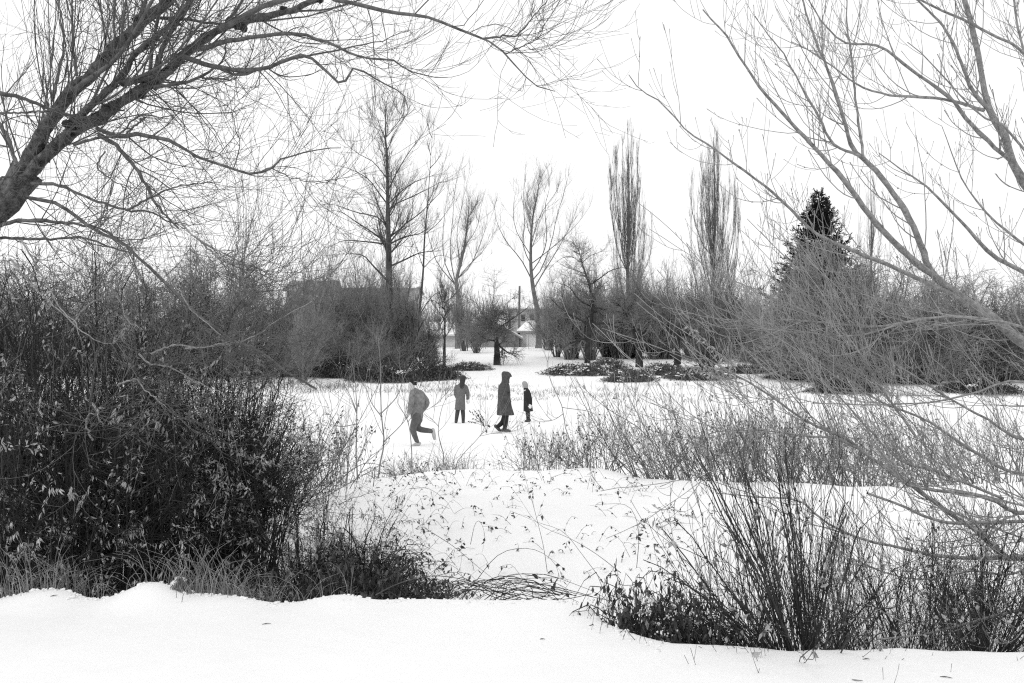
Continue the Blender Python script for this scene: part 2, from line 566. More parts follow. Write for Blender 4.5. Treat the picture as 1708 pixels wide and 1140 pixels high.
house('house', 'house with white snowy hipped roof between the two tall poplars', 'house', 1088, 1182, 590, 528, 508, 132, 10, 'wall_dark', 'x', True,
      wins=[(1104, 1112, 540, 552), (1126, 1136, 540, 552), (1150, 1158, 540, 552)], hip=.4)
house('bungalow', 'bungalow with broad white roof beside the spruce', 'house', 1218, 1330, 600, 560, 540, 118, 9, 'wall_mid', 'x', True, wins=[(1238, 1248, 566, 578), (1264, 1274, 566, 578), (1292, 1302, 566, 578)], hip=.3)
house('long_building', 'long grey flat roofed block behind the tall bare tree', 'building', 548, 690, 592, 482, 474, 165, 14, 'wall_mid', 'x', True,
      wins=[(566 + 24 * k, 573 + 24 * k, 494, 503) for k in range(5)])
house('house', 'low house with a snow strip along its eaves left of the tall bare tree', 'house', 556, 634, 596, 524, 507, 126, 9, 'wall_mid', 'x', True,
      wins=[(568, 576, 536, 549), (590, 600, 536, 549), (612, 620, 536, 549)])
house('house', 'grey house with pale gable wall at the edge of the willow thicket', 'house', 478, 552, 594, 484, 466, 150, 9, 'wall_mid', 'x', False, wins=[(486, 493, 500, 512), (508, 515, 500, 512), (528, 535, 500, 512)], chim=None)
house('house', 'white roofed house far behind the willow hedge by the frame edge', 'house', 1560, 1700, 600, 545, 522, 150, 10, 'wall_mid', 'x', True, wins=[(1590, 1598, 556, 570), (1640, 1648, 556, 570)])
house('house', 'distant house with snowy roof hidden behind the near thicket', 'house', 250, 420, 600, 530, 500, 150, 10, 'wall_mid', 'x', True, wins=[(290, 300, 545, 560), (340, 350, 545, 560)])


def board_fence(label, x0, x1, yt, yb, D, mat='fence_wood'):
    s = D / F
    X0 = (x0 - CX) * s; X1 = (x1 - CX) * s
    zt = ZC - (yt - HZ) * s; zb = ZC - (yb - HZ) * s - .4
    t = thing('board_fence', label, 'fence', (X0, D, zb))
    n = int((X1 - X0) / .16)
    g = Geo()
    for k in range(n):
        hh = zt - zb + rng.uniform(-.03, .03)
        g.box(k * .16 + .006, k * .16 + .154, -.012 + rng.uniform(-.006, .006), .012, 0, hh)
    g.build("boards", mat, t, smooth=False, stuff=True)
    g = Geo()
    for z in (.5, zt - zb - .3):
        g.box(0, X1 - X0, .014, .09, z, z + .09)
    g.build("rails", mat, t, smooth=False)
    for k in range(int((X1 - X0) / 2.4) + 1):
        Geo().box(k * 2.4 - .05, k * 2.4 + .05, .092, .19, 0, zt - zb + .08).build("post", mat, t, smooth=False)


board_fence('grey board fence between the two garages', 764, 834, 566, 590, 113)
board_fence('grey board fence behind the thicket left of the tall bare tree', 470, 640, 560, 592, 104)
board_fence('dark board fence behind the leaning gnarled trunks', 1040, 1226, 556, 592, 108, 'wall_dark')


def chain_fence():
    D = 104
    s = D / F
    t = thing('chain_link_fence', 'chain link fence with thin posts in front of the garages', 'fence', (0, D, 0))
    xs = np.arange(690, 1050, 24)
    tops = []
    for x in xs:
        X, Y, z = on_ground(x, D)
        Geo().tubes(np.array([[X, 0, z - .2], [X, 0, z + .8], [X, 0, z + 1.55]]), np.full(3, .03), 6).build('post', 'metal', t)
        tops.append((X, z))
    g = Geo(); w = Geo()
    for (a, za), (b, zb) in zip(tops[:-1], tops[1:]):
        g.tubes(np.array([[a, 0, za + 1.5], [b, 0, zb + 1.5]]), np.full(2, .022), 5)
        for k in range(14):
            f = k / 14
            x0 = a + (b - a) * f; z0 = za + (zb - za) * f
            w.tubes(np.array([[x0, .01, z0], [x0 + 1.4, .01, z0 + 1.45]]), np.full(2, .004), 3)
            w.tubes(np.array([[x0 + 1.4, -.01, z0], [x0, -.01, z0 + 1.45]]), np.full(2, .004), 3)
    g.build('rail', 'metal', t)
    w.build('wire_mesh', 'metal', t, stuff=True)


chain_fence()


def utility_pole(x, yt, D, label):
    X, Y, z = on_ground(x, D)
    t = thing('utility_pole', label, 'pole', (X, Y, z))
    h = ZC - (yt - HZ) * D / F - z
    Geo().tubes(np.array([[0, 0, -.3], [0, 0, h * .5], [0.05, 0, h]]), np.array([.17, .15, .12]), 8).build('shaft', 'far_bark', t)
    Geo().tubes(np.array([[.05, 0, h - .02], [.05, 0, h + .06]]), np.array([.13, .1]), 8).build('cap', 'metal', t)


utility_pole(866, 478, 122, 'wooden utility pole rising behind the gnarled apple tree')


# ------------------------------------------------------------------ far trees
def far_tree_px(label, xbase, D, trunk_px, limbs_px, r0, mats=('far_bark', 'far_twig'), name='bare_tree', spread=.5, sub=9, tw=7, subL=(1.2, 3.2), twL=(.5, 1.5),
                trop=(0, 0, .5), wander=.12, extra=0, extraL=(2.5, 5.5), rt=.012, twr=.009, limb_ratio=.42, fine=0, sr=(.25, .5)):
    """tree whose trunk and main limbs follow the photograph; everything else grows from them"""
    X, Y, z = on_ground(xbase, D)
    t = thing(name, label, 'tree', (X, Y, z))
    off = np.array([X, Y, z])
    px = [(xbase + (trunk_px[0][0] - xbase), HZ + (ZC - z + .3) * F / D)] + list(trunk_px)
    tr = trace(px, D, D, 22) - off
    R = np.linspace(1, .07, 22) ** 1.15 * r0
    R[0] *= 1.35
    Geo().tubes(tr, R, 9, .04).build('trunk', mats[0], t)
    allP = []; allR = []
    for lp in limbs_px:
        dz = rng.uniform(-1, 1) * spread * np.linalg.norm(np.array(lp[-1]) - np.array(lp[0])) * D / F
        b = trace(lp, D, D + dz, 10) - off
        j = np.argmin(np.linalg.norm(tr - b[0], axis=1))
        w_ = np.linspace(1, 0, 10)[:, None] ** 2
        b = b + (tr[j] - b[0]) * w_
        rl = max(R[j] * limb_ratio, .03)
        rad = np.linspace(rl, rl * .14, 10)
        Geo().tubes(b, rad, 6, .04).build('limb', mats[0], t)
        allP.append(b); allR.append(rad)
    LP = np.array(allP); LR = np.array(allR)
    if extra:
        a, r = grow(tr[None], R[None], extra, .38, .97, extraL, (.5, 1.0), 10, wander * .8, trop, (.3, .45), .25, .5, rmin=.03)
        for k_ in range(len(a)):
            Geo().tubes(a[k_], r[k_], 5).build('limb', mats[0], t)
        LP = np.concatenate([LP, a]); LR = np.concatenate([LR, r])
    g = Geo()
    a, r = grow(LP, LR, sub, .12, 1, subL, (.35, .9), 7, wander, trop, sr, .35, .45, rmin=rt)
    top, rtop = grow(tr[None, 8:], R[None, 8:], sub * 3, .3, 1, subL, (.35, .9), 7, wander, trop, (.2, .4), .35, .5, rmin=rt, rmax=.03)
    a = np.concatenate([a, top]); r = np.concatenate([r, rtop])
    g.tubes(a, r, 3)
    b, rb = grow(a, r, tw, .1, 1, twL, (.3, .9), 4, wander * 1.3, trop, (.5, .8), .5, .3, rmin=twr)
    g.tubes(b, rb, 3)
    if fine:
        c, rc = grow(b, rb, fine, .2, 1, (twL[0] * .5, twL[1] * .5), (.3, .9), 3, wander * 1.3, trop, (.6, .9), .6, .3, rmin=twr * .8)
        g.tubes(c, rc, 3)
    g.build('crown', mats[1], t, stuff=True)
    return t


def z5(pts):
    return [(460 + x / 2.477, 180 + y / 2.477) for x, y in pts]


def z6(pts):
    return [(780 + x / 2.479, 180 + y / 2.479) for x, y in pts]


far_tree_px('tall bare tree with thick straight trunk standing left of the houses', 651, 68,
            z5([(470, 1080), (468, 700), (466, 560), (463, 430), (462, 330), (460, 200), (452, 120), (455, 60), (450, -30)]),
            [z5(l) for l in [
                [(455, 570), (360, 555), (280, 550), (215, 580)], [(452, 550), (380, 500), (330, 470), (270, 430), (215, 425)],
                [(455, 500), (420, 450), (330, 430), (240, 400), (180, 400)], [(460, 390), (420, 340), (380, 290), (300, 250), (225, 235)],
                [(458, 310), (400, 230), (350, 200), (290, 150), (250, 90)], [(462, 220), (440, 130), (400, 60), (370, 10)],
                [(475, 330), (510, 250), (560, 170), (620, 90), (640, 20)], [(475, 400), (520, 350), (590, 300), (690, 270)],
                [(480, 450), (500, 400), (560, 370), (640, 330), (710, 290)], [(480, 540), (540, 470), (600, 430), (700, 330)],
                [(480, 580), (540, 540), (600, 520), (650, 480)], [(485, 610), (510, 570), (550, 500)], [(440, 740), (390, 660), (350, 610), (260, 605)],
                [(485, 660), (540, 630), (600, 600), (680, 590)], [(460, 170), (490, 100), (540, 30), (560, -20)], [(455, 110), (420, 40), (400, -30)]]],
            .36, extra=12, sub=11, tw=7, subL=(1.0, 3.0), twL=(.5, 1.5), wander=.1, trop=(0, 0, .35), twr=.006, limb_ratio=.36, fine=0, mats=('tall_bark', 'tall_twig'))
far_tree_px('slender leaning grey tree beside the tall bare tree', 690, 71,
            [(693, 590), (700, 520), (706, 450), (708, 400), (714, 330), (718, 270), (722, 215)],
            [[(700, 520), (725, 490), (760, 478)], [(706, 450), (690, 400), (676, 360)], [(708, 400), (735, 370), (760, 330)], [(712, 350), (730, 310), (742, 270)], [(706, 440), (730, 425), (757, 432)]],
            .12, extra=5, sub=5, tw=5, subL=(.8, 2.2), twL=(.4, 1.1), extraL=(1.5, 3.4), mats=('tall_bark', 'far_twig'), twr=.006, rt=.01)
far_tree_px('slim dark trunk with drooping forks in front of the snowy garage', 741, 74,
            [(741, 600), (742, 545), (742, 515), (738, 495)],
            [[(742, 520), (722, 502), (705, 512), (690, 530)], [(742, 530), (728, 555), (705, 580)], [(740, 505), (760, 490), (775, 470)], [(738, 497), (735, 470), (740, 440)]],
            .15, extra=8, sub=10, tw=8, subL=(.7, 1.8), twL=(.3, .9), extraL=(1, 2.4), mats=('gnarled', 'gnarled_twig'))
far_tree_px('vase shaped bare tree behind the board fence', 764, 106,
            z5([(752, 1010), (752, 780), (745, 720), (770, 620), (790, 500), (800, 380)]),
            [z5(l) for l in [
                [(745, 725), (700, 640), (690, 540), (700, 420), (720, 300)], [(745, 725), (670, 640), (640, 560), (620, 470), (640, 380)],
                [(745, 725), (720, 600), (730, 470), (740, 340), (760, 240)], [(750, 710), (800, 650), (850, 600), (890, 540), (900, 500)],
                [(755, 690), (770, 600), (830, 500), (850, 400), (870, 330)], [(752, 700), (810, 640), (860, 520), (880, 430)],
                [(765, 640), (750, 520), (770, 400), (800, 270)]]],
            .34, extra=3, sub=11, tw=7, subL=(1.2, 3.8), twL=(.7, 2.1), twr=.008, rt=.012, trop=(0, 0, .5), limb_ratio=.34)
far_tree_px('broad vase shaped bare tree with pale trunk rising beside the white garage', 897, 108,
            z6([(293, 985), (290, 860), (270, 740), (262, 660), (262, 560), (270, 450), (290, 350), (300, 250)]),
            [z6(l) for l in [
                [(265, 700), (220, 620), (160, 550), (120, 470), (110, 380)], [(262, 660), (230, 580), (235, 470), (230, 380), (240, 270)],
                [(268, 690), (310, 620), (330, 540), (320, 420), (340, 320), (330, 240)], [(285, 760), (320, 690), (370, 600), (420, 500), (470, 370)],
                [(275, 730), (310, 680), (350, 560), (370, 450), (400, 350), (420, 270)], [(262, 600), (200, 500), (190, 400), (210, 300)],
                [(330, 650), (400, 560), (460, 480), (510, 400)], [(262, 560), (300, 440), (370, 340), (380, 270)]]],
            .34, extra=3, sub=11, tw=7, subL=(1.2, 3.8), twL=(.7, 2.1), twr=.008, rt=.012, trop=(0, 0, .5), limb_ratio=.34)


def lombardy(label, x, D, ytop, wpx, nst, seed, dens=1.0, mat='poplar_twig'):
    X, Y, z = on_ground(x, D)
    t = thing('poplar_tree', label, 'tree', (X, Y, z))
    h = ZC - (ytop - HZ) * D / F - z
    w = wpx * D / F / 2
    trunkP = cr([(0, 0, -.3), (.1, 0, h * .15), (0, 0, h * .35), (.15, 0, h * .6), (0, 0, h * .97)], 16)
    tR = np.linspace(.3, .02, 16); tR[0] = .42
    Geo().tubes(trunkP, tR, 9, .05).build('trunk', 'far_bark', t)
    # steep stems that leave low and run up beside the leader
    st = []
    for k in range(nst):
        z0 = h * rng.uniform(.05, .5); a = rng.uniform(0, 2 * np.pi)
        zt = min(h * .97, z0 + h * rng.uniform(.3, .6))
        e = zt / h
        rad = w * min(1.0, .25 + 2.0 * (1.0 - e)) * rng.uniform(.3, 1.0)
        c, s = math.cos(a), math.sin(a)
        st.append(cr([(0, 0, z0), (c * rad * .55, s * rad * .55, z0 + (zt - z0) * .22), (c * rad * .95, s * rad * .95, z0 + (zt - z0) * .6), (c * rad, s * rad, zt)], 12))
    SP = np.array(st); SR = np.array([np.linspace(.05, .010, 12) * rng.uniform(.6, 1.1) for _ in st])
    for k_ in range(len(SP)):
        Geo().tubes(SP[k_], SR[k_], 5, .03).build('limb', 'far_bark', t)
    LP = np.concatenate([SP, cr(trunkP, 12)[None]]); LR = np.concatenate([SR, np.linspace(.2, .02, 12)[None]])
    g = Geo()
    a, r = grow(LP, LR, int(19 * dens), .08, 1, (1.2, 3.4), (.2, .5), 6, .05, (0, 0, 1.1), (.25, .5), .4, .4, rmin=.010, rmax=.02)
    g.tubes(a, r, 3)
    b, rb = grow(a, r, int(6 * dens), .1, 1, (.5, 1.5), (.2, .55), 4, .06, (0, 0, .9), (.5, .8), .5, .3, rmin=.0075)
    g.tubes(b, rb, 3)
    g.build('crown', mat, t, stuff=True)
    return t


lombardy('tallest columnar poplar, bare, standing nearer the middle of the field edge', 1047, 112, 203, 90, 34, 1, 1.1)
lombardy('columnar poplar with split twin tops left of the spruce', 1190, 104, 218, 122, 36, 2, 1.1)
lombardy('thin distant columnar poplar right of the spruce', 1452, 135, 285, 76, 13, 3, .8)


def gnarled_tree(label, xb, D, trunk_px, limbs, r0, **k):
    kw = dict(mats=('gnarled', 'gnarled_twig'), wander=.3, trop=(0, 0, .1), sub=14, tw=9, subL=(.7, 2.4), twL=(.35, 1.2), sr=(.4, .7), extra=9, extraL=(1.2, 2.6), name='gnarled_tree', twr=.0065, rt=.010, limb_ratio=.55, fine=0)
    kw.update(k)
    return far_tree_px(label, xb, D, trunk_px, limbs, r0, **kw)


gnarled_tree('squat gnarled apple tree with dark twisted limbs at the top of the snowy path', 829, 76,
             [(829, 585), (827, 555), (825, 538), (828, 520)],
             [[(825, 545), (808, 528), (796, 508), (786, 500), (772, 496)], [(826, 540), (838, 520), (846, 505), (860, 495)], [(827, 530), (822, 505), (826, 480), (824, 455)],
              [(828, 550), (850, 535), (872, 520), (890, 505)], [(826, 545), (800, 535), (785, 520)], [(829, 570), (810, 566), (797, 556)], [(829, 572), (850, 590), (860, 586)]],
             .33, sub=16, tw=10, extra=9)
gnarled_tree('tall zigzag gnarled tree with dark trunk in front of the low dark house', 986, 78,
             [(980, 580), (985, 540), (989, 505), (984, 480), (976, 455), (970, 435), (963, 410)],
             [[(984, 480), (1000, 468), (1020, 452), (1045, 447), (1060, 455)], [(978, 460), (955, 450), (940, 445)], [(985, 540), (960, 528), (942, 520), (925, 505), (915, 495)],
              [(970, 435), (985, 425), (1005, 418), (1015, 405)], [(965, 420), (955, 405), (940, 402)], [(988, 510), (1010, 515), (1040, 512)], [(984, 560), (958, 570), (935, 582)], [(986, 500), (1000, 480), (1015, 476)], [(989, 515), (965, 500), (950, 480), (925, 470)], [(985, 545), (1010, 540), (1035, 548), (1060, 540)], [(972, 440), (950, 428), (930, 436), (915, 450)]],
             .25, sub=11, tw=8, extra=9, limb_ratio=.7)
gnarled_tree('leaning gnarled trunk bent to the left in front of the tallest poplar', 1066, 72,
             [(1066, 592), (1060, 560), (1050, 535), (1040, 518), (1030, 508)],
             [[(1055, 545), (1035, 538), (1012, 545)], [(1045, 525), (1058, 500), (1062, 470)], [(1035, 512), (1020, 500), (1005, 505)], [(1062, 565), (1080, 545), (1085, 515)], [(1040, 518), (1040, 490), (1030, 460)]],
               .32, sub=9, tw=8, limb_ratio=.7, twL=(.3, .9))
gnarled_tree('dark gnarled tree leaning left over the snowy bramble bank', 1128, 70,
             [(1130, 585), (1128, 562), (1110, 545), (1098, 528), (1085, 513), (1078, 495)],
             [[(1128, 562), (1150, 560), (1180, 578), (1205, 590)], [(1110, 545), (1120, 520), (1118, 495)], [(1098, 528), (1080, 525), (1066, 528)], [(1085, 513), (1074, 500), (1062, 478), (1050, 455)],
              [(1128, 562), (1140, 545), (1160, 525)]],
             .3, sub=9, tw=8, limb_ratio=.7)
far_tree_px('pale birch sapling with twin white stems in the thicket', 545, 66, [(545, 560), (544, 520), (542, 495), (538, 470)],
            [[(545, 545), (547, 520), (549, 498)], [(543, 510), (535, 490), (530, 470)], [(544, 520), (556, 500), (560, 470)]], .1, mats=('birch', 'far_twig'), sub=6, tw=5, subL=(.6, 1.6), twL=(.3, .9), name='birch_tree')


def spruce_tree(label, x, D, ytop, wpx):
    X, Y, z = on_ground(x, D)
    t = thing('spruce_tree', label, 'tree', (X, Y, z))
    h = ZC - (ytop - HZ) * D / F - z
    w = wpx * D / F / 2
    Geo().tubes(cr([(0, 0, -.2), (0, 0, h * .5), (0, 0, h)], 10), np.linspace(.28, .02, 10), 8).build('trunk', 'gnarled', t)
    n = 420
    zz = np.sort(.985 - .75 * rng.uniform(0, 1, n) ** .62); th = np.arange(n) * 2.399 + rng.normal(0, .25, n)
    ln = w * (1 - zz) * rng.uniform(.62, 1.08, n) + .15
    k = 7
    s = np.linspace(0, 1, k)[None]
    dz = (-.12 * np.sin(s * np.pi * .8) + .22 * s ** 2) * ln[:, None] + (zz[:, None] - .5) * .6 * s * ln[:, None]
    B = np.stack([np.cos(th)[:, None] * ln[:, None] * s, np.sin(th)[:, None] * ln[:, None] * s, zz[:, None] * h + dz], -1)
    BR = np.linspace(.035, .008, k)[None] * np.ones((n, 1))
    g = Geo().tubes(B, BR, 3)
    a, r = grow(B, BR, 7, .15, 1, (.35, .9), (.6, 1.0), 4, .06, (0, 0, .05), (.4, .6), .5, .35, rmin=.008)
    sidez = a.copy()
    g.tubes(a, r, 3)
    allp = np.concatenate([cr_batch(B, 4), a])
    c = 60000
    wgt = np.linalg.norm(allp[:, -1] - allp[:, 0], axis=1) ** 1.2; idx = rng.choice(len(allp), c, p=wgt / wgt.sum()); f = rng.uniform(0, 1, c) * 3; i = np.clip(f.astype(int), 0, 2); fr = (f - i)[:, None]
    pos = allp[idx, i] * (1 - fr) + allp[idx, i + 1] * fr
    d = norm(allp[idx, i + 1] - allp[idx, i]) + rng.normal(0, .4, (c, 3)) + np.array([0, 0, -.1])
    g.leaves(pos, d, rng.normal(0, 1, (c, 3)), rng.uniform(.16, .34, c), rng.uniform(.06, .10, c), .2)
    g.build('crown', 'spruce', t, stuff=True)


def cr_batch(B, n):
    f = np.linspace(0, B.shape[1] - 1, n); i = np.clip(f.astype(int), 0, B.shape[1] - 2); fr = (f - i)[None, :, None]
    return B[:, i] * (1 - fr) + B[:, i + 1] * fr


spruce_tree('dark green conifer with pointed top rising behind the willow hedge', 1366, 82, 322, 285)


# fine twig domes: hedge willows and scrub; each a thing, meshes shared between alike ones
def scrub_mesh(ns, ch, gc, rx, h, r0, L1, L2, tropz=.5, base=.35, r1=.006, low=.2, rm=.007, ang=(.25, .8), out=.6, bow=.25, wander=.12):
    Pn, R = dome_stems(ns, base * rx, rx, rx, h, 9, r0, r1 * 1.2, out=out, low=low, bow=bow)
    g0 = Geo().tubes(Pn, R, 4)
    a, r = grow(Pn, R, ch, .12, 1, L1, ang, 5, wander, (0, 0, tropz), (.45, .75), .45, .35, rmin=r1)
    g = Geo().tubes(a, r, 3)
    b = a
    if gc:
        b, rb = grow(a, r, gc, .1, 1, L2, ang, 4, wander * 1.2, (0, 0, tropz), (.6, .9), .5, .3, rmin=rm)
        g.tubes(b, rb, 3)
    return g0, g, a, b


def scrub_thing(name, label, cat, loc, rz, sc, meshes, group=None):
    t = thing(name, label, cat, loc, rz, sc, group)
    link('stems', meshes[0], t, True)
    link('twigs', meshes[1], t, True)
    for k, m_ in enumerate(meshes[2:]):
        link(m_.name.split('.')[0], m_, t, True)
    return t


def mk(g0, g1, m0, m1, extra=()):
    a = g0.mesh('stems'); a.materials.append(M[m0])
    b = g1.mesh('twigs'); b.materials.append(M[m1])
    out = [a, b]
    for nm, g, mt in extra:
        e = g.mesh(nm); e.materials.append(M[mt]); out.append(e)
    return out


_w = scrub_mesh(60, 14, 7, 3.4, 6.8, .05, (.8, 2.2), (.5, 1.3), .0, r1=.012, rm=.010, wander=.2, ang=(.3, 1.1), low=.1)
WILLOW = mk(_w[0], _w[1], 'hedge_dark', 'hedge_twig')
_w = scrub_mesh(26, 14, 8, 3.0, 5.5, .085, (.8, 2.0), (.4, 1.1), .15, wander=.22, r1=.010, rm=.008, low=.15, base=.2, ang=(.3, 1.1))
SCRUB = mk(_w[0], _w[1], 'gnarled', 'scrub_twig')
_w = scrub_mesh(22, 14, 7, 3.0, 5.6, .06, (.8, 2.4), (.4, 1.3), .25, r1=.010, rm=.0075, ang=(.3, 1.0), wander=.2, low=.3, base=.15)
WHIPS = mk(_w[0], _w[1], 'hedge_dark', 'hedge_twig')

WILL_G = 'grey willow bushes of the far hedge'
will = [
    (1325, 60, 1.0, 1.08, 'grey willow bush at the near end of the hedge below the conifer'),
    (1385, 57, 1.1, 1.22, 'tallest domed willow bush directly in front of the conifer'),
    (1450, 60, 1.05, 1.1, 'domed willow bush right of the conifer below the thin poplar'),
    (1530, 56, 1.0, .92, 'willow bush behind the forked limb of the leaning maple'),
    (1600, 60, 1.0, .95, 'willow bush behind the thick leaning maple limb'),
    (1680, 58, 1.1, .85, 'willow bush of the far hedge at the picture edge'),
    (1760, 60, 1.1, .9, 'last willow bush of the hedge, half outside the picture'),
    (1290, 66, .7, .72, 'small willow bush before the snowy bungalow'),
    (1420, 66, 1.1, .9, 'willow bush set back in the middle of the hedge'),
    (1560, 68, 1.1, .95, 'willow bush set back behind the forked limb'),
]
for k, (x, D, w_, h_, lab) in enumerate(will):
    scrub_thing('willow_bush', lab, 'bush', on_ground(x, D), k * 1.3, (w_, w_, h_), WILLOW, WILL_G)
left_w = [
    (395, 62, 1.00, 1.17, 'tall grey willow bush showing above the thicket edge'),
    (440, 66, 0.94, 0.91, 'grey willow bush on the slope of the thicket edge, beside the grey house'),
    (340, 64, 1.06, 1.21, 'grey willow bush above the middle of the dark thicket'),
    (270, 62, 1.06, 1.02, 'grey willow bush half hidden behind the middle of the thicket'),
    (180, 66, 1.19, 1.08, 'grey willow bush seen through the leaning tree branches'),
    (80, 64, 1.19, 1.08, 'grey willow bush behind the leaning tree trunk'),
    (485, 74, 0.69, 0.79, 'low grey willow bush at the field corner before the grey house'),
    (-40, 64, 1.19, 1.08, 'grey willow bush behind the leaning trunk, at the picture edge'),
]
for k, (x, D, w_, h_, lab) in enumerate(left_w):
    scrub_thing('willow_bush', lab, 'bush', on_ground(x, D), k * 1.7 + .5, (w_, w_, h_), WILLOW, 'grey willow bushes behind the near thicket')
mid_s = [
    (598, 65, .62, .62, 'dark scrub bush at the foot of the tall bare tree, field side'),
    (640, 64, .8, .75, 'dense dark scrub bush hiding the base of the tall bare tree'),
    (678, 66, .85, 1.25, 'tall dense scrub bush between the thick trunk and the leaning trunk'),
    (712, 67, .6, .7, 'scrub bush before the small snowy garage'),
    (570, 68, .7, .8, 'scrub bush in front of the snow eaved house'),
    (520, 66, .75, .75, 'scrub bush around the birch sapling'),
    (1055, 86, .9, 1.2, 'tall scrub bush under the tallest poplar'),
    (1020, 88, .8, .8, 'scrub bush behind the zigzag tree'),
    (1095, 87, .8, .85, 'scrub bush before the hipped roof house'),
    (1180, 72, .8, .8, 'scrub bush at the foot of the twin topped poplar'),
    (1240, 80, .6, .75, 'scrub bush between the poplar and the snowy bungalow'),
]
for k, (x, D, w_, h_, lab) in enumerate(mid_s):
    scrub_thing('scrub_bush', lab, 'bush', on_ground(x, D), k * 2.1, (w_, w_, h_), SCRUB, 'scrub bushes along the far field edge')
whip = [
    (495, 66, .8, 1.4, 'tall fuzzy bush before the grey gable house wall'), (550, 68, .8, 1.5, 'tall fuzzy bush by the corner of the long grey block'), (612, 78, 1.0, 1.6, 'tall fuzzy bush before the middle of the long grey block'), (668, 80, 1.0, 1.6, 'tall fuzzy bush before the end of the long grey block'),
    (985, 82, 1.0, 1.5, 'tall fuzzy bush behind the zigzag trunk'), (1045, 84, 1.0, 1.6, 'tall fuzzy bush around the tallest poplar trunk'), (1105, 84, 1.0, 1.45, 'tall fuzzy bush hiding the hipped roof house'), (1165, 86, 1.0, 1.5, 'tall fuzzy bush left of the twin topped poplar'), (1235, 86, 1.0, 1.5, 'tall fuzzy bush right of the twin topped poplar'),
    (775, 98, .8, 1.3, 'tall fuzzy bush behind the trunk of the vase shaped tree'), (915, 100, .9, 1.3, 'tall fuzzy bush behind the white garage roof'),
    (600, 72, .8, 1.25, 'fuzzy pale bush screening the long grey block'), (525, 70, .8, 1.2, 'fuzzy pale bush screening the grey gable house'), (655, 74, .8, 1.3, 'fuzzy pale bush behind the thick trunk'),
    (960, 84, .9, 1.0, 'fuzzy pale bush among the lower limbs of the zigzag tree'), (1030, 85, .9, 1.25, 'fuzzy pale bush left of the left bent gnarled trunk'), (1090, 83, .9, 1.15, 'fuzzy pale bush between the two leaning gnarled trunks'),
    (1160, 84, .9, 1.2, 'fuzzy pale bush right of the gnarled leaning tree'), (1215, 84, .9, 1.05, 'fuzzy pale bush before the foot of the twin topped poplar'), (1275, 78, .9, 1.0, 'fuzzy pale bush at the open end of the willow hedge'),
    (702, 86, .7, .95, 'fuzzy pale bush between the slim dark trunk and the small garage'), (795, 94, .7, .8, 'fuzzy pale bush before the board fence'), (928, 86, .8, 1.0, 'fuzzy pale bush beside the white garage door'),
    (505, 57, .55, .95, 'tall pale whippy bush rising at the thicket corner of the field'), 
    (620, 70, .7, 1.2, 'fuzzy pale bush behind the tall bare tree trunk'),  
    (980, 96, 1.0, 1.3, 'fuzzy pale bush behind the crown of the zigzag tree'), (1085, 98, 1.0, 1.2, 'fuzzy pale bush right of the tallest poplar'), (1250, 92, 1.0, 1.0, 'fuzzy pale bush before the snowy bungalow roof'),
    (488, 62, .6, .85, 'pale whippy bush before the grey house at the thicket edge'), (535, 64, .6, 1.0, 'tall pale whippy bush just behind the birch sapling'),
     
     
    (950, 82, .9, 1.25, 'fuzzy pale bush behind the zigzag tree'), (1010, 88, .9, 1.2, 'fuzzy pale bush between the zigzag tree and the tallest poplar'), (1120, 84, .9, 1.1, 'fuzzy pale bush before the hipped roof'),
    (560, 63, .7, .6, 'pale whippy bush left of the tall bare tree'), (610, 62, .6, .55, 'pale whippy bush just before the tall bare tree'),
    (500, 60, .7, .5, 'low pale whippy bush at the thicket end of the field edge'), (1150, 88, .9, 1.0, 'pale whippy bush between the two tall poplars'),
    (1205, 90, .9, 1.3, 'pale whippy bush around the foot of the twin topped poplar'), (1060, 95, .9, 1.2, 'pale whippy bush around the foot of the tallest poplar'),
     
    
]
for k, (x, D, w_, h_, lab) in enumerate(whip):
    scrub_thing('whip_bush', lab, 'bush', on_ground(x, D), k * 1.1, (w_, w_, h_), WHIPS, 'pale whippy bushes by the trees')

# far wood behind the houses: reads as one soft mass
g = Geo()
xs = rng.uniform(-150, 190, 32); ysw = rng.uniform(175, 240, 32)
for X, Y in zip(xs, ysw):
    z = gz1(X, Y); h = rng.uniform(8, 15)
    Pn, R = dome_stems(16, .4, h * .33, h * .33, h, 6, .14, .04, low=.5)
    Pn = Pn + np.array([X, Y, z])
    g.tubes(Pn, R, 3)
    a, r = grow(Pn, R, 5, .2, 1, (1.5, 4), (.25, .7), 4, .1, (0, 0, .6), (.4, .7), .5, .3, rmin=.03)
    g.tubes(a, r, 3)
    b, rb = grow(a, r, 3, .2, 1, (.8, 2), (.25, .7), 3, .1, (0, 0, .6), (.5, .7), .6, .3, rmin=.022)
    g.tubes(b, rb, 3)
o = g.build('distant_wood', 'far_twig', None, stuff=True)
tag(o, 'soft grey mass of distant bare woodland behind the houses', 'woodland')


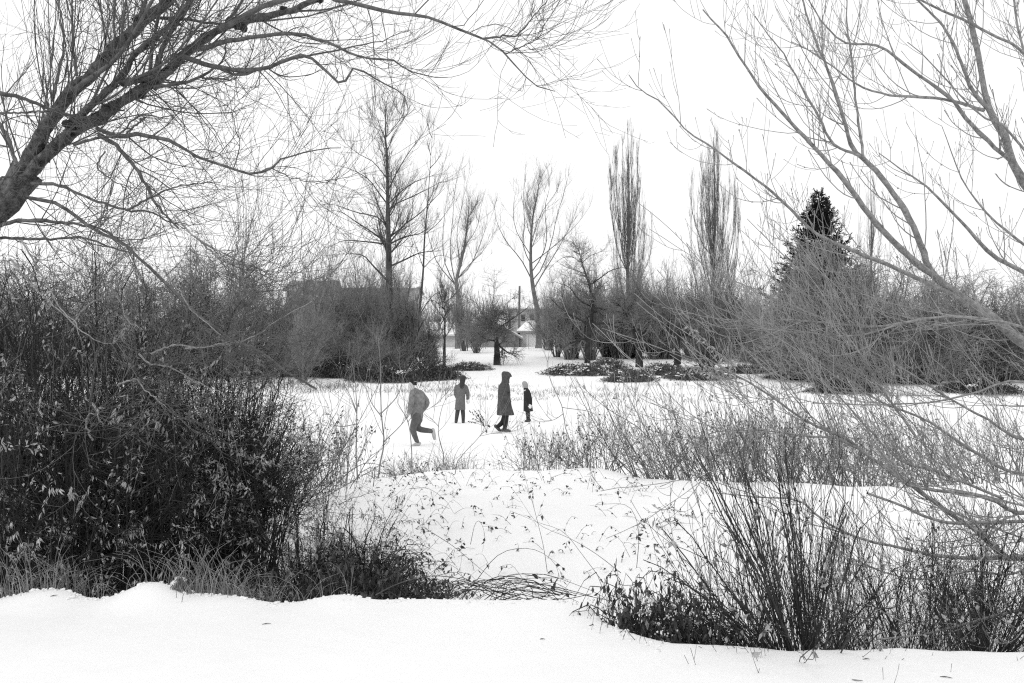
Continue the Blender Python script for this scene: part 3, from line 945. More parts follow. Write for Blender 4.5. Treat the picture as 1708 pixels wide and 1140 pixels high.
# ------------------------------------------------------------------ snowy bramble banks at the far field edge
def bramble_mesh(rx, ry, h, n=700, nl=2500, leafL=(.06, .11), snow_n=110, snow_r=(.05, .12), cane_r=.006, mats=('stem_mid', 'leaf_dark'), arch=.9, cl=1.0):
    th = rng.uniform(0, 2 * np.pi, n); u = np.sqrt(rng.uniform(0, 1, n))
    b = np.stack([np.cos(th) * u * rx * .9, np.sin(th) * u * ry * .9, np.full(n, -.04)], 1)
    a = rng.uniform(0, 2 * np.pi, n); ln = rng.uniform(.35, 1.0, n) * max(h, .35) * 1.5 * cl
    e = b + np.stack([np.cos(a) * ln, np.sin(a) * ln, h * rng.uniform(0, .7, n) * (1 - u ** 2)], 1)
    m_ = (b + e) / 2 + np.stack([0 * a, 0 * a, h * arch * rng.uniform(.5, 1.6, n) * (1 - .75 * u ** 2)], 1)
    t = np.linspace(0, 1, 7)[None, :, None]
    Pn = b[:, None] * (1 - t) ** 2 + 2 * m_[:, None] * t * (1 - t) + e[:, None] * t ** 2 + rng.normal(0, .012, (n, 7, 3))
    R = (cane_r * rng.uniform(.5, 1.2, n))[:, None] * np.linspace(1, .5, 7)[None]
    g0 = Geo().tubes(Pn, R, 3)
    gl = Geo()
    leaf_on(Pn, nl, leafL, (leafL[0] * .55, leafL[1] * .55), gl, .35)
    gs = Geo()
    if snow_n:
        idx = rng.integers(0, n, snow_n)
        # snow sits on the upper canes
        pk = np.argmax(Pn[idx][:, :, 2], axis=1)
        ps = Pn[idx, pk] + np.array([0, 0, .02])
        # gathered into irregular patches
        nc = max(6, snow_n // 9)
        cen = ps[rng.integers(0, snow_n, nc)]
        cen = cen[rng.integers(0, nc, snow_n)]
        ps = cen + rng.normal(0, 1, (snow_n, 3)) * np.array([1, 1, .25]) * snow_r[1] * 1.9
        gs.blobs(ps, rng.uniform(*snow_r, snow_n) * rng.uniform(.4, 1, snow_n), .45)
    out = []
    for nm, g, mt in (('canes', g0, mats[0]), ('leaves', gl, mats[1]), ('snow_clumps', gs, 'snow')):
        if g.n:
            m1 = g.mesh(nm); m1.materials.append(M[mt]); out.append(m1)
    return out


def place(name, label, cat, loc, rz, sc, meshes, group=None):
    t = thing(name, label, cat, loc, rz, sc, group)
    for m_ in meshes:
        link(m_.name.split('.')[0], m_, t, True)
    return t


FARB = bramble_mesh(2.2, 1.6, .9, 800, 5200, (.08, .17), 520, (.03, .09), .010, ('hedge_dark', 'leaf_dark'))
FARD = bramble_mesh(2.2, 1.6, .9, 800, 4500, (.08, .17), 90, (.03, .07), .011, ('gnarled', 'leaf_dark'))
for k, (x, D, w_, h_, lab) in enumerate([
        (965, 64, 1.0, 1.0, 'snow dusted bramble mound at the head of the snowy path'), (1015, 68, .8, 1.2, 'snow dusted bramble mound before the zigzag tree'),
        (1050, 58, .7, 1.0, 'snow dusted bramble mound below the left leaning gnarled trunk'), (1105, 64, .7, 1.1, 'low snow dusted bramble mound before the gnarled leaning tree'),
        (1165, 60, 1.1, 1.0, 'snow dusted bramble mound at the end of the fallen limb'), (1235, 66, .7, .8, 'snow dusted bramble mound before the snowy bungalow'),
        (782, 70, .8, .8, 'low snow dusted bramble mound right of the slim dark trunk'), (725, 60, .8, 1.3, 'dark bramble mound around the slim dark trunk'),
        (640, 58, 1.0, 1.3, 'bramble mound at the foot of the tall bare tree'), (575, 62, .9, 1.2, 'bramble mound at the foot of the birch sapling'), (505, 63, .7, .7, 'bramble mound at the thicket corner of the field'),
        (1310, 60, .6, .7, 'bramble mound under the near end of the willow hedge'), (1410, 50, .9, 1.1, 'bramble mound under the tallest willow dome'), (1505, 57, .6, .7, 'bramble mound under the hedge by the forked limb'),
        (1630, 50, 1.0, .9, 'bramble mound under the hedge by the picture edge')]):
    place('bramble_bush', lab, 'bramble', on_ground(x, D), k * 1.9, (w_, w_, h_), FARB if 760 < x < 1280 else FARD, 'bramble mounds along the far field edge')


# dry grass: nobody could count it
def grass(name, label, spots, r=.004):
    g = Geo()
    for (x, D, n, rad, h) in spots:
        X = (x - CX) / F * D
        bx = X + rng.normal(0, rad, n); by = D + rng.normal(0, rad, n)
        bz = gz(bx, by) - .02
        a = rng.uniform(0, 2 * np.pi, n); hh = h * rng.uniform(.45, 1.1, n); ln = hh * rng.uniform(.15, .9, n)
        t = np.linspace(0, 1, 5)[None, :]
        Pn = np.stack([bx[:, None] + np.cos(a)[:, None] * ln[:, None] * t ** 2, by[:, None] + np.sin(a)[:, None] * ln[:, None] * t ** 2, bz[:, None] + hh[:, None] * (t - .38 * t ** 3 * (ln / hh)[:, None])], -1)
        g.tubes(Pn, (r * D ** .0 * rng.uniform(.5, 1.3, n))[:, None] * np.linspace(1, .35, 5)[None], 3)
    o = g.build(name, 'grass', None, stuff=True)
    tag(o, label, 'grass')


sp = [(x, 52 + rng.uniform(-3, 7), 30, .5, .3) for x in np.linspace(560, 760, 22)] + [(x, 47 + rng.uniform(-2, 9), 26, .4, .22) for x in np.linspace(740, 965, 26)] \
    + [(x, 50 + rng.uniform(-6, 6), 22, .5, .3) for x in np.linspace(980, 1260, 20)] + [(x, 50 + rng.uniform(-3, 5), 30, .5, .3) for x in np.linspace(1280, 1760, 30)] + [(x, 52 + rng.uniform(-3, 5), 40, .5, .45) for x in np.linspace(430, 560, 14)]
grass('far_grass', 'dry grass tips poking through snow along the far field edge', sp, .012)
sp = [(x, 14.2 + rng.uniform(-.4, .8), 46, .16, .55) for x in (640, 660, 675, 690, 735, 745, 755, 765)] + [(x, 14.5 + rng.uniform(-.3, 1.5), 20, .3, .5) for x in np.linspace(590, 1100, 24)]
grass('ridge_grass', 'pale dry grass standing behind the crest of the second snow bank', sp, .0035)
sp = [(x, 6.75 + rng.uniform(-.05, .25), 90, .13, .45) for x in (0, 30, 60, 110, 330, 352, 375, 400, 425, 440)] + [(x, 6.7 + rng.uniform(0, .5), 34, .12, .35) for x in np.linspace(-60, 560, 22)]
grass('near_grass', 'pale dry grass rooted along the near bank under the dark thicket', sp, .0022)


# ------------------------------------------------------------------ near thicket (left)
def thicket_mesh(ns, rx, h, ch, gc, r0=.011, leaf=900, snow=0, lean=(0, 0), low=.15, L1=(.3, 1.0), L2=(.12, .42), rm=.0016, out=.6, mats=('stem_dark', 'stem_dark', 'leaf_pale'), bow=.25, leafL=(.025, .07), base=.4, trop=.2, wander=.16, t0=.28):
    Pn, R = dome_stems(ns, base * rx, rx, rx, h, 10, r0, .004, out=out, lean=lean, low=low, bow=bow)
    g0 = Geo().tubes(Pn, R, 4)
    a, r = grow(Pn, R, ch, t0, 1, L1, (.3, 1.2), 6, wander, (0, 0, trop), (.4, .7), .45, .35, rmin=.0026, rmax=.006)
    g1 = Geo().tubes(a, r, 3)
    b, rb = grow(a, r, gc, .1, 1, L2, (.3, 1.2), 4, wander * 1.2, (0, 0, trop * .7), (.6, .9), .5, .3, rmin=rm)
    g1.tubes(b, rb, 3)
    gl = Geo()
    if leaf:
        # leaves come in hanging bunches
        nb = leaf // 6
        idx = rng.integers(0, len(b), nb * 4)
        tp = b[idx, -1]
        pat = vnoise(tp[:, 0] * 3.1 + 7, tp[:, 2] * 3.1 + tp[:, 1] * 2.3, 77)
        idx = idx[np.argsort(-pat + rng.normal(0, .08, len(pat)))[:nb]]          # leaves survive in patches
        pos = np.repeat(b[idx, -1], 6, axis=0) + rng.normal(0, .03, (nb * 6, 3))
        d = rng.normal(0, .8, (nb * 6, 3)) + np.array([0, 0, -.55])
        gl.leaves(pos, norm(d), rng.normal(0, 1, (nb * 6, 3)), rng.uniform(*leafL, nb * 6), rng.uniform(leafL[0] * .3, leafL[1] * .33, nb * 6), .35)
    gb = Geo()
    if leaf:
        # a few stems still carry rows of bleached leaves
        nb = leaf // 60
        for k_ in rng.integers(0, len(a), nb):
            f_ = rng.uniform(.2, 1, 16); pos = np.array([np.interp(f_, np.linspace(0, 1, 6), a[k_, :, c_]) for c_ in range(3)]).T
            gb.leaves(pos, rng.normal(0, .35, (16, 3)) + np.array([rng.uniform(-.5, .5), 0, -1]), rng.normal(0, .5, (16, 3)) + np.array([0, -1, .3]), rng.uniform(.035, .08, 16), rng.uniform(.012, .022, 16), .4)
    out_ = mk(g0, g1, mats[0], mats[1], [('leaves', gl, mats[2]), ('bleached_leaves', gb, 'leaf_bright')] if leaf else [])
    return out_


TH_A = thicket_mesh(64, 1.2, 3.0, 8, 3, leaf=1900, wander=.24, trop=.1, low=.42, base=.25)
TH_B = thicket_mesh(60, 1.15, 2.3, 8, 3, leaf=1500, L1=(.25, .9), wander=.26, trop=.05, bow=.3, low=.4, base=.25)
TH_C = thicket_mesh(60, 1.1, 1.25, 7, 3, leaf=1700, L1=(.2, .8), L2=(.1, .35), low=.05, bow=.6, wander=.26, trop=-.05, t0=.12)
TG = 'dark shrubs of the near thicket'
for k, (x, D, m_, w_, h_, lab) in enumerate([
        (-70, 7.9, TH_A, 1.0, 1.0, 'dark leafy shrub at the picture edge below the leaning trunk'),
        (45, 8.3, TH_A, 1.0, 1.06, 'tall dark leafy shrub right under the leaning trunk'),
        (125, 7.7, TH_A, .9, .95, 'dark leafy shrub with pale hanging leaves in front of the leaning trunk'),
        (205, 8.6, TH_A, 1.0, 1.02, 'tall dark shrub behind the middle of the thicket'),
        (215, 7.8, TH_B, .8, 1.1, 'dark tangled shrub just left of the snowy gap in the thicket'),
        (330, 9.1, TH_A, .95, .86, 'dark twiggy shrub standing beyond the snowy gap'),
        (405, 9.4, TH_B, .8, .82, 'dark twiggy shrub on the thicket edge beyond the snowy gap'),
        (505, 8.0, TH_C, .62, .95, 'low arching shrub right of the snowy gap'),
        (40, 7.3, TH_B, .8, .8, 'front dark shrub by the pale grass at the picture edge'),
        (290, 8.2, TH_A, .8, .82, 'dark arching shrub leaning over the snowy gap'),
        (430, 8.9, TH_B, .7, .74, 'dark tangled shrub right behind the snowy gap'),
        (380, 8.7, TH_A, .75, .72, 'dark tangled shrub over the right side of the snowy gap'),
        (110, 9.6, TH_A, 1.1, 1.0, 'rear dark shrub between the leaning trunk and the gap'),
        (600, 8.3, TH_C, .62, .72, 'low tangled shrub on the sloping end of the thicket'),
        (130, 7.2, TH_C, .75, .9, 'small tangled shrub at the foot of the thicket'),
]):
    place('thicket_shrub', lab, 'shrub', on_ground(x, D), k * 2.3, (w_, w_, h_), m_, TG)

# bramble heaps at the foot of the thicket and right of the path
NB = bramble_mesh(.8, .6, .5, 560, 2400, (.025, .065), 0, (.004, .015), .0028, ('stem_dark', 'leaf_dark'))
NB2 = bramble_mesh(.55, .5, .5, 680, 2600, (.025, .065), 240, (.005, .017), .0028, ('stem_dark', 'leaf_dark'))
for k, (x, D, m_, w_, h_, lab) in enumerate([
        (505, 7.2, NB, .8, 1.5, 'dark bramble heap at the thicket foot by the near bank'),
        (590, 7.5, NB, .8, 1.6, 'dark bramble heap at the very end of the thicket'),
        (645, 8.2, NB, .75, 1.2, 'bramble heap tapering onto the snowy slope'),
        (1070, 6.1, NB2, .72, 1.75, 'round snow capped bramble heap by the step in the near bank'),
        (1145, 5.95, NB2, .66, 1.55, 'dark bramble heap between the step in the bank and the upright stems')]):
    place('bramble_heap', lab, 'bramble', on_ground(x, D), k * 1.4, (w_, w_, h_), m_, 'bramble heaps behind the near bank')


# single arching canes lying over the snowy slope
def cane(label, px, D0, D1, r=.004, twigs=3, mat='stem_mid', leaves=6, name='arching_cane', bend=0.0):
    p0 = trace(px, D0, D1, 14, bend)
    o = p0[0].copy()
    t = thing(name, label, 'cane', tuple(o))
    q = p0 - o
    R = np.linspace(r, r * .45, 14)
    Geo().tubes(q, R, 5).build('stem', mat, t)
    if twigs:
        a, rr_ = grow(q[None], R[None], twigs, .3, 1, (.1, .3), (.4, .9), 5, .12, (0, 0, .1), (.5, .7), .5, .2, rmin=.0012)
        Geo().tubes(a, rr_, 3).build('side_twigs', mat, t, stuff=True)
        if leaves:
            gl = Geo(); leaf_on(a, leaves, (.03, .06), (.015, .03), gl, .5)
            gl.build('leaves', 'leaf_dark', t, stuff=True)


CZ = lambda pts: [(560 + x / 2.849, 740 + y / 2.849) for x, y in pts]
canes = [
    ('long thin cane arching up from the snowy slope into the field', [(1005, 610), (985, 480), (940, 300), (890, 130)], 8.6, 9.4),
    ('cane arching over the middle of the snowy slope toward the bramble heap', [(1270, 660), (1180, 540), (1080, 420), (960, 375), (830, 320)], 7.6, 9.2),
    ('forked cane running down the slope to the snow capped heap', [(1355, 615), (1230, 520), (1110, 450), (960, 380), (870, 255)], 7.2, 9.4),
    ('cane arching low over the near bank, left end of the arches', [(180, 735), (250, 640), (350, 580), (450, 560), (540, 562)], 7.1, 7.6),
    ('thick dark cane bent along the crest behind the near bank', [(190, 720), (300, 665), (450, 630), (600, 645), (740, 690)], 7.0, 7.3),
    ('short cane looping at the thicket end of the arches', [(445, 765), (480, 700), (560, 655), (640, 650)], 6.9, 7.2),
    ('cane looping over the snow hollow in the middle', [(640, 690), (760, 540), (860, 500), (960, 510), (1040, 570), (1070, 660)], 7.2, 7.7),
    ('low cane arching toward the step in the bank', [(720, 660), (860, 620), (980, 640), (1080, 680), (1140, 720)], 7.0, 7.2),
    ('fine loop of cane on the slope above the arches', [(640, 480), (660, 390), (680, 368), (700, 400), (710, 450)], 8.6, 8.8),
    ('fine cane curling over the slope right of the path', [(1430, 590), (1440, 440), (1420, 340), (1370, 290), (1240, 290)], 7.4, 8.2),
    ('thin hooped cane at the top of the slope', [(350, 215), (440, 215), (520, 270), (560, 330)], 9.6, 9.3),
    ('stiff cane slanting out of the thicket onto the slope', [(90, 490), (220, 500), (330, 505), (420, 500)], 7.9, 8.1),
    ('long cane slanting down from the thicket to the arches', [(420, 400), (560, 490), (680, 590), (770, 660)], 8.4, 7.4),
]
for k, (lab, pts, d0, d1) in enumerate(canes):
    cane(lab, CZ(pts), d0, d1, .0045 if k in (4, 3) else .0026, 4, 'stem_mid' if k % 3 else 'stem_dark', 7)

# bundle of bent stalks in the middle of the bank
g = Geo()
n = 34
b0 = np.array([trace([(x0 := 780 + rng.uniform(-70, 70), 1003 + rng.uniform(-3, 4)), (x0 + rng.uniform(10, 60), 968 + rng.uniform(-14, 26)), (x0 + rng.uniform(60, 140), 978 + rng.uniform(-14, 24)), (x0 + rng.uniform(90, 200), 1003 + rng.uniform(-14, 4))],
                     6.75 + rng.uniform(-.1, .3), 7.0 + rng.uniform(-.3, .5), 8) for _ in range(n)])
g.tubes(b0, rng.uniform(.0015, .0035, (n, 1)) * np.ones((1, 8)), 3)
o = g.build('bent_stalks', 'stem_dark', None, stuff=True)
tag(o, 'flattened mat of bent dark stalks on the crest of the near bank', 'stalks')
gs = Geo(); ps = b0[rng.integers(0, n, 26), rng.integers(1, 6, 26)]
gs.blobs(ps + np.array([0, 0, .005]), rng.uniform(.006, .018, 26), .5)
gs.build('snow_clumps', 'snow', o, stuff=True)

# snow-laden fold of grass at the near bank
t = thing('bent_grass_tuft', 'tent shaped tuft of pale bent grass carrying snow on the near bank', 'grass tuft', tuple(P(300, 1000, 6.55)))
n = 150
tip = P(300, 968, 6.5) - P(300, 1000, 6.55)
bx = rng.uniform(-.12, .16, n)
e = np.stack([bx, rng.uniform(-.12, .05, n), np.full(n, -.05)], 1)
s0 = tip[None] + rng.normal(0, .015, (n, 3))
tt = np.linspace(0, 1, 6)[None, :, None]
md = (e + s0) / 2 + np.array([0, -.02, .025])
Geo().tubes(s0[:, None] * (1 - tt) ** 2 + 2 * md[:, None] * tt * (1 - tt) + e[:, None] * tt ** 2, np.full((n, 6), .0022), 3).build('blades', 'grass', t, stuff=True)
n = 40
pos = np.stack([np.linspace(-.13, .0, n), rng.normal(0, .03, n), np.linspace(.0, .125, n)], 1)
Geo().blobs(pos, rng.uniform(.02, .035, n), .6).build('snow_cap', 'snow', t, stuff=True)
cane('pale dead stalk sticking up from the bent grass tuft', [(293, 988), (300, 962), (310, 945)], 6.5, 6.5, .006, 0, 'grass', name='dead_stalk')


# ------------------------------------------------------------------ upright stems on the right and behind the second bank
def osier_mesh(ns, rx, h, ch, gc=1, base=.3, r0=.008, lean=(0, 0), leaf=0, mats=('stem_dark', 'stem_dark'), low=.45, wander=.07, r1=.003, bow=.1, rm=.0016, leafm='leaf_pale', L1=(.2, .8)):
    Pn, R = dome_stems(ns, base, rx, rx, h, 9, r0, r1, out=.7, lean=lean, low=low, bow=bow)
    g0 = Geo().tubes(Pn, R, 5)
    a, r = grow(Pn, R, ch, .25, 1, L1, (.3, .8), 6, wander, (0, 0, .35), (.4, .6), .5, .35, rmin=rm * 1.4, rmax=.004)
    g1 = Geo().tubes(a, r, 3)
    b, rb = grow(a, r, gc, .2, 1, (.08, .3), (.3, .9), 4, wander, (0, 0, .3), (.6, .8), .5, .3, rmin=rm)
    g1.tubes(b, rb, 3)
    sp_, rs_ = grow(Pn, R, 9, .15, 1, (.015, .06), (.5, 1.1), 3, .1, (0, 0, .2), (.5, .7), .7, .2, rmin=rm, rmax=.003)
    g1.tubes(sp_, rs_, 3)
    gl = Geo()
    if leaf:
        leaf_on(b, leaf, (.03, .07), (.015, .035), gl, .6)
    return mk(g0, g1, mats[0], mats[1], [('leaves', gl, leafm)] if leaf else [])


OS_A = osier_mesh(58, 1.0, 1.3, 4, 1, .09, leaf=90, wander=.14, lean=(-.3, 0), low=.3, bow=.15, r0=.0062)
OS_B = osier_mesh(44, .9, 1.15, 4, 1, .45, leaf=70, lean=(-.1, 0), wander=.15, r0=.0045, r1=.0022, low=.3)
OS_L = osier_mesh(46, .9, .75, 4, 1, .12, lean=(-.8, 0), low=.2, leaf=140, bow=.35, r0=.006)
OG = 'dark upright stems behind the near bank'
for k, (x, D, m_, rz, w_, h_, lab) in enumerate([
        (1345, 5.72, OS_A, 0, .9, 1.15, 'fan of dark upright stems rising nearest the bank'),
        (1325, 5.75, OS_L, 0, .85, 1.0, 'low spray of dark stems sweeping left over the bramble heap'),
        (1270, 6.5, OS_B, 1, .9, 1.1, 'thin dark stems with a few withered leaves behind the low spray'),
        (1440, 6.2, OS_B, 2, .8, .85, 'dark stems between the fan and the tangled clump'),
        (1540, 6.1, OS_B, 3, .8, .9, 'tangled dark stem clump under the pale maple boughs'),
        (1610, 5.8, OS_B, 4, .8, .72, 'dark stem clump by the lowest maple bough'),
        (1690, 6.0, OS_B, 5, .8, .8, 'dark stem clump cut by the picture edge'),
        (1640, 6.9, OS_A, 1.2, .9, .85, 'rear dark stem clump behind the maple boughs'),
        (1780, 6.2, OS_A, 2.2, .9, .8, 'dark stem clump just outside the picture edge'),
        (1400, 7.2, OS_B, 4.2, .7, .9, 'rear stems rising behind the fan of dark stems'),
        (1530, 7.4, OS_B, 5.2, .9, .95, 'rear thin stems behind the tangled clump')]):
    place('stem_shrub', lab, 'shrub', on_ground(x, D), rz, (w_, w_, h_), m_, OG)

RD_A = osier_mesh(22, 1.5, 1.75, 4, 2, .4, r0=.010, mats=('stem_mid', 'stem_pale'), leaf=120, lean=(-.8, 0), rm=.0022, wander=.2, low=.25)
RD_B = osier_mesh(20, 1.4, 1.3, 4, 2, .5, r0=.008, mats=('stem_mid', 'stem_mid'), leaf=160, lean=(-.5, 0), rm=.0022, wander=.22, low=.2)
RD_C = osier_mesh(26, 1.2, .8, 4, 2, .5, r0=.006, mats=('stem_mid', 'stem_pale'), leaf=160, low=.2, bow=.4, rm=.0022, leafm='leaf_dark')
for k, (x, D, m_, rz, w_, h_, lab) in enumerate([
        (1090, 14.2, RD_A, 0, .9, .95, 'grey stems leaning left at the open end of the bank thicket'),
        (1170, 14.6, RD_A, .3, .9, .95, 'grey stems second from the open end of the bank thicket'),
        (1235, 14.2, RD_B, .2, 1.0, 1.05, 'dense grey stems behind the middle of the second bank'),
        (1310, 14.6, RD_A, .5, .9, 1.0, 'grey stems in the bank thicket behind the fan of dark stems'),
        (1380, 14.3, RD_B, .3, 1.0, 1.05, 'grey stems with pale leaves on the second bank'),
        (1450, 14.8, RD_A, -.2, .9, .95, 'grey stems behind the pale maple boughs on the second bank'),
        (1530, 14.4, RD_B, .4, 1.0, 1.0, 'grey stems half hidden by maple boughs'),
        (1610, 14.8, RD_A, .1, .9, .9, 'grey stems behind the bough tangle near the picture edge'),
        (1690, 14.5, RD_B, .6, 1.0, 1.0, 'grey stems of the bank thicket at the picture edge'),
        (1010, 14.1, RD_B, 0, .7, .8, 'thin stems in a leaning bundle just right of the people'),
        (1125, 16.4, RD_A, -.3, .9, .95, 'rear leaning stems in the field behind the open end of the bank thicket'),
        (1215, 17.0, RD_A, .2, 1.0, 1.0, 'rear leaning stems in the field left of the fan'), (1290, 16.2, RD_B, -.2, 1.0, 1.2, 'rear tangled stems in the field behind the fan'),
        (1370, 17.2, RD_A, .4, 1.0, 1.05, 'rear leaning stems in the field right of the fan'), (1460, 16.5, RD_B, .1, 1.1, 1.3, 'rear tangled stems behind the middle boughs'),
        (1550, 17.0, RD_A, -.2, 1.0, 1.0, 'rear leaning stems behind the bough tangle'), (1650, 16.4, RD_A, .3, 1.0, .95, 'rear leaning stems near the picture edge'),
        (1130, 14.0, RD_C, .4, 1.0, 1.0, 'dense low tangle at the foot of the leaning grey stems'),
        (1230, 14.0, RD_C, 1.4, 1.0, 1.2, 'dense low tangle on the second bank behind the withered leaves'),
        (1330, 14.0, RD_C, 2.4, 1.1, 1.2, 'dense low tangle on the second bank behind the fan of stems'),
        (1430, 14.1, RD_C, 3.4, 1.0, 1.1, 'dense low tangle on the second bank under the middle boughs'),
        (985, 14.4, RD_C, 0, .9, .9, 'low tangle at the crest of the second bank right of the people'),
        (890, 14.2, RD_C, 1, .8, .75, 'low leafy tangle at the crest of the bank below the hooded walker'),
        (935, 14.6, RD_C, 2, .8, .85, 'low twiggy tangle below the smallest person'),
        (700, 14.4, RD_C, 3, .8, .55, 'low snowy tangle at the crest of the bank below the runner'),
        (560, 12.6, RD_C, 4, 1.0, 1.0, 'twiggy tangle at the end of the thicket beside the pale saplings'),
        (530, 11.5, RD_B, 3.4, .7, .7, 'tangled stems behind the sloping end of the thicket'),
        (470, 11.5, RD_A, 3.3, .8, .8, 'arching stems behind the thicket edge')]):
    place('bank_shrub', lab, 'shrub', on_ground(x, D), rz, (w_, w_, h_), m_, 'grey shrubs along the second bank')


# pale saplings in front of the runner
def sapling(label, stems, D, r=.011, mat='stem_pale'):
    X, Y, z = 0, 0, 0
    base = P(stems[0][0][0], stems[0][0][1], D)
    base[2] = gz1(base[0], base[1])
    t = thing('sapling', label, 'sapling', tuple(base))
    Ps = []; Rs = []
    for k, s_ in enumerate(stems):
        q = trace(s_, D, D + rng.uniform(-.5, .5), 12) - base
        if k == 0:
            q[0, 2] = -.08
        rr_ = np.linspace(r, r * .3, 12) * (1 if k == 0 else .6)
        Geo().tubes(q, rr_, 6).build('stem', mat, t)
        Ps.append(q); Rs.append(rr_)
    a, ra = grow(np.array(Ps), np.array(Rs), 5, .25, 1, (.3, .8), (.4, .9), 6, .1, (0, 0, .4), (.4, .6), .4, .3, rmin=.0028)
    b, rb = grow(a, ra, 3, .2, 1, (.1, .4), (.3, .9), 4, .12, (0, 0, .4), (.6, .8), .5, .3, rmin=.002)
    Geo().tubes(a, ra, 3).tubes(b, rb, 3).build('twigs', mat, t, stuff=True)


SZ = lambda pts: [(420 + x / 4.744, 560 + y / 4.744) for x, y in pts]
sapling('pale straight sapling left of the runner', [SZ([(840, 1120), (825, 950), (830, 750), (830, 560), (815, 350), (790, 180)]), SZ([(828, 600), (780, 480), (720, 380)]), SZ([(828, 700), (700, 720), (560, 680)])], 13.8, .013)
sapling('grey forked sapling nearest the runner', [SZ([(990, 1110), (1040, 900), (1045, 800), (1025, 630), (1020, 400), (1015, 180), (1000, 20)]), SZ([(1045, 840), (1170, 720), (1240, 620), (1290, 430)]),
                                                   SZ([(1025, 640), (940, 520), (890, 360)]), SZ([(1020, 620), (1150, 480), (1210, 320), (1280, 200)])], 13.6, .013)
sapling('thin sapling crossing the front of the runner', [SZ([(1270, 970), (1240, 700), (1150, 520), (1160, 440)]), SZ([(1240, 680), (1300, 600), (1380, 590), (1500, 520)])], 13.9, .008)
sapling('thin sapling between the runner and the long haired person', [SZ([(1530, 980), (1480, 800), (1480, 690), (1520, 530), (1600, 430)]), SZ([(1480, 720), (1420, 660), (1380, 640)])], 14.1, .008)
sapling('leaning twig with a bunch of dark seed heads before the hooded walker', [[(757, 778), (775, 755), (800, 728), (810, 706), (800, 690)], [(800, 728), (830, 722), (858, 724)]], 13.0, .006)
sapling('bowed sapling at the left of the leaning stem bundle', [[(975, 785), (945, 720), (938, 680), (925, 650), (914, 620), (916, 585)], [(940, 690), (925, 700), (905, 705)], [(938, 680), (990, 690), (1010, 720)]], 13.8, .009)
sapling('long bare stem leaning left across the field', [[(1060, 800), (1030, 745), (995, 705), (975, 660), (960, 630)], [(1020, 730), (1050, 690), (1060, 650)]], 13.6, .010)
sapling('long bare stem leaning left toward the brambles', [[(1130, 800), (1085, 735), (1060, 710), (1010, 680), (960, 635)], [(1070, 720), (1060, 660), (1065, 620)]], 13.9, .010)

# seed heads on the leaning twig
t = thing('seed_plume', 'bunch of dark drooping seed heads in front of the hooded walker', 'seed head', tuple(P(808, 712, 13.0)))
g = Geo(); gl = Geo()
for (x, y) in [(782, 684), (790, 683), (795, 690), (800, 700), (780, 703), (788, 698), (804, 694), (798, 684), (818, 712), (812, 722)]:
    q = trace([(808, 712), ((808 + x) / 2, (712 + y) / 2 - 2), (x, y)], 13.0, 13.0 + rng.uniform(-.15, .15), 6) - P(808, 712, 13.0)
    g.tubes(q, np.linspace(.003, .002, 6), 3)
    leaf_on(q[None], 22, (.015, .03), (.008, .014), gl, .3, .5)
g.build('stalks', 'stem_mid', t, stuff=True); gl.build('seeds', 'stem_dark', t, stuff=True)


# long leaved spray over the fallen limb: pale drooping leaf pairs
def leafy_spray(label, px, D0, D1, nleaf, L, droop):
    q = trace(px, D0, D1, 24)
    o = q[0].copy()
    t = thing('leafy_spray', label, 'branch', tuple(o))
    q = q - o
    Geo().tubes(q, np.linspace(.008, .004, 24), 5).build('stem', 'stem_pale', t)
    for k in range(nleaf):
        f = (k + .5) / nleaf * 23; i = min(int(f), 22)
        p = q[i] + (q[i + 1] - q[i]) * (f - i)
        for sd in (-1, 1):
            g = Geo()
            d = np.array([[sd * .7 + rng.normal(0, .2), rng.normal(0, .3), -droop + rng.normal(0, .2)]])
            g.leaves(p[None], d, np.array([[.2, -1, .4]]) + rng.normal(0, .25, (1, 3)), np.array([L * rng.uniform(.7, 1.2)]), np.array([L * .3]), .3)
            g.build('leaf', 'leaf_pale', t)


leafy_spray('pale spray of long paired leaves over the dark fallen limb', [(1225, 612), (1200, 592), (1175, 568), (1145, 540)], 13.2, 13.6, 11, .10, .8)
leafy_spray('second pale leafy spray hanging low over the bramble bank', [(1240, 640), (1210, 632), (1180, 622), (1150, 612)], 13.2, 13.4, 9, .09, .8)

# small bits of twig lying on the near snow
for k, (x, y) in enumerate([(445, 1043), (90, 1014), (905, 1068), (1445, 1101), (1430, 1137), (1578, 1131)]):
    D = (ZC - NEAR) * F / (y - HZ)
    X = (x - CX) / F * D
    z = gz1(X, D) + .004
    a = rng.uniform(-.6, .6); L = rng.uniform(.012, .03)
    q = cr([(-L, 0, -.002), (0, .004 * rng.normal(), .002), (L * math.cos(a), L * math.sin(a), .004 * rng.uniform(-1, 1.5))], 6)
    o = Geo().tubes(q, np.array([.0012, .0022, .003, .0022, .002, .001]), 5).build('fallen_twig', 'leaf_dark')
    o.location = (X, D, z); o.rotation_euler = (0, 0, rng.uniform(-.7, .7))
    tag(o, ['tiny slanted twig fragment on the snow below the bramble heap and thicket', 'tiny dark fragment in the snow lump near the left picture edge', 'tiny twig fragment on the snow below the bent stalks',
            'tiny twig fragment on the snow just below the dark stem clumps', 'tiny twig fragment at the bottom edge below the fan of stems', 'tiny twig fragment at the bottom edge near the right corner'][k], 'twig', 'twig fragments on the near snow')


# ------------------------------------------------------------------ leaning tree (left foreground)
def z1(pts):
    return [(x / 2.849, y / 2.849) for x, y in pts]


def z2(pts):
    return [(x / 2.849, 380 + y / 2.849) for x, y in pts]


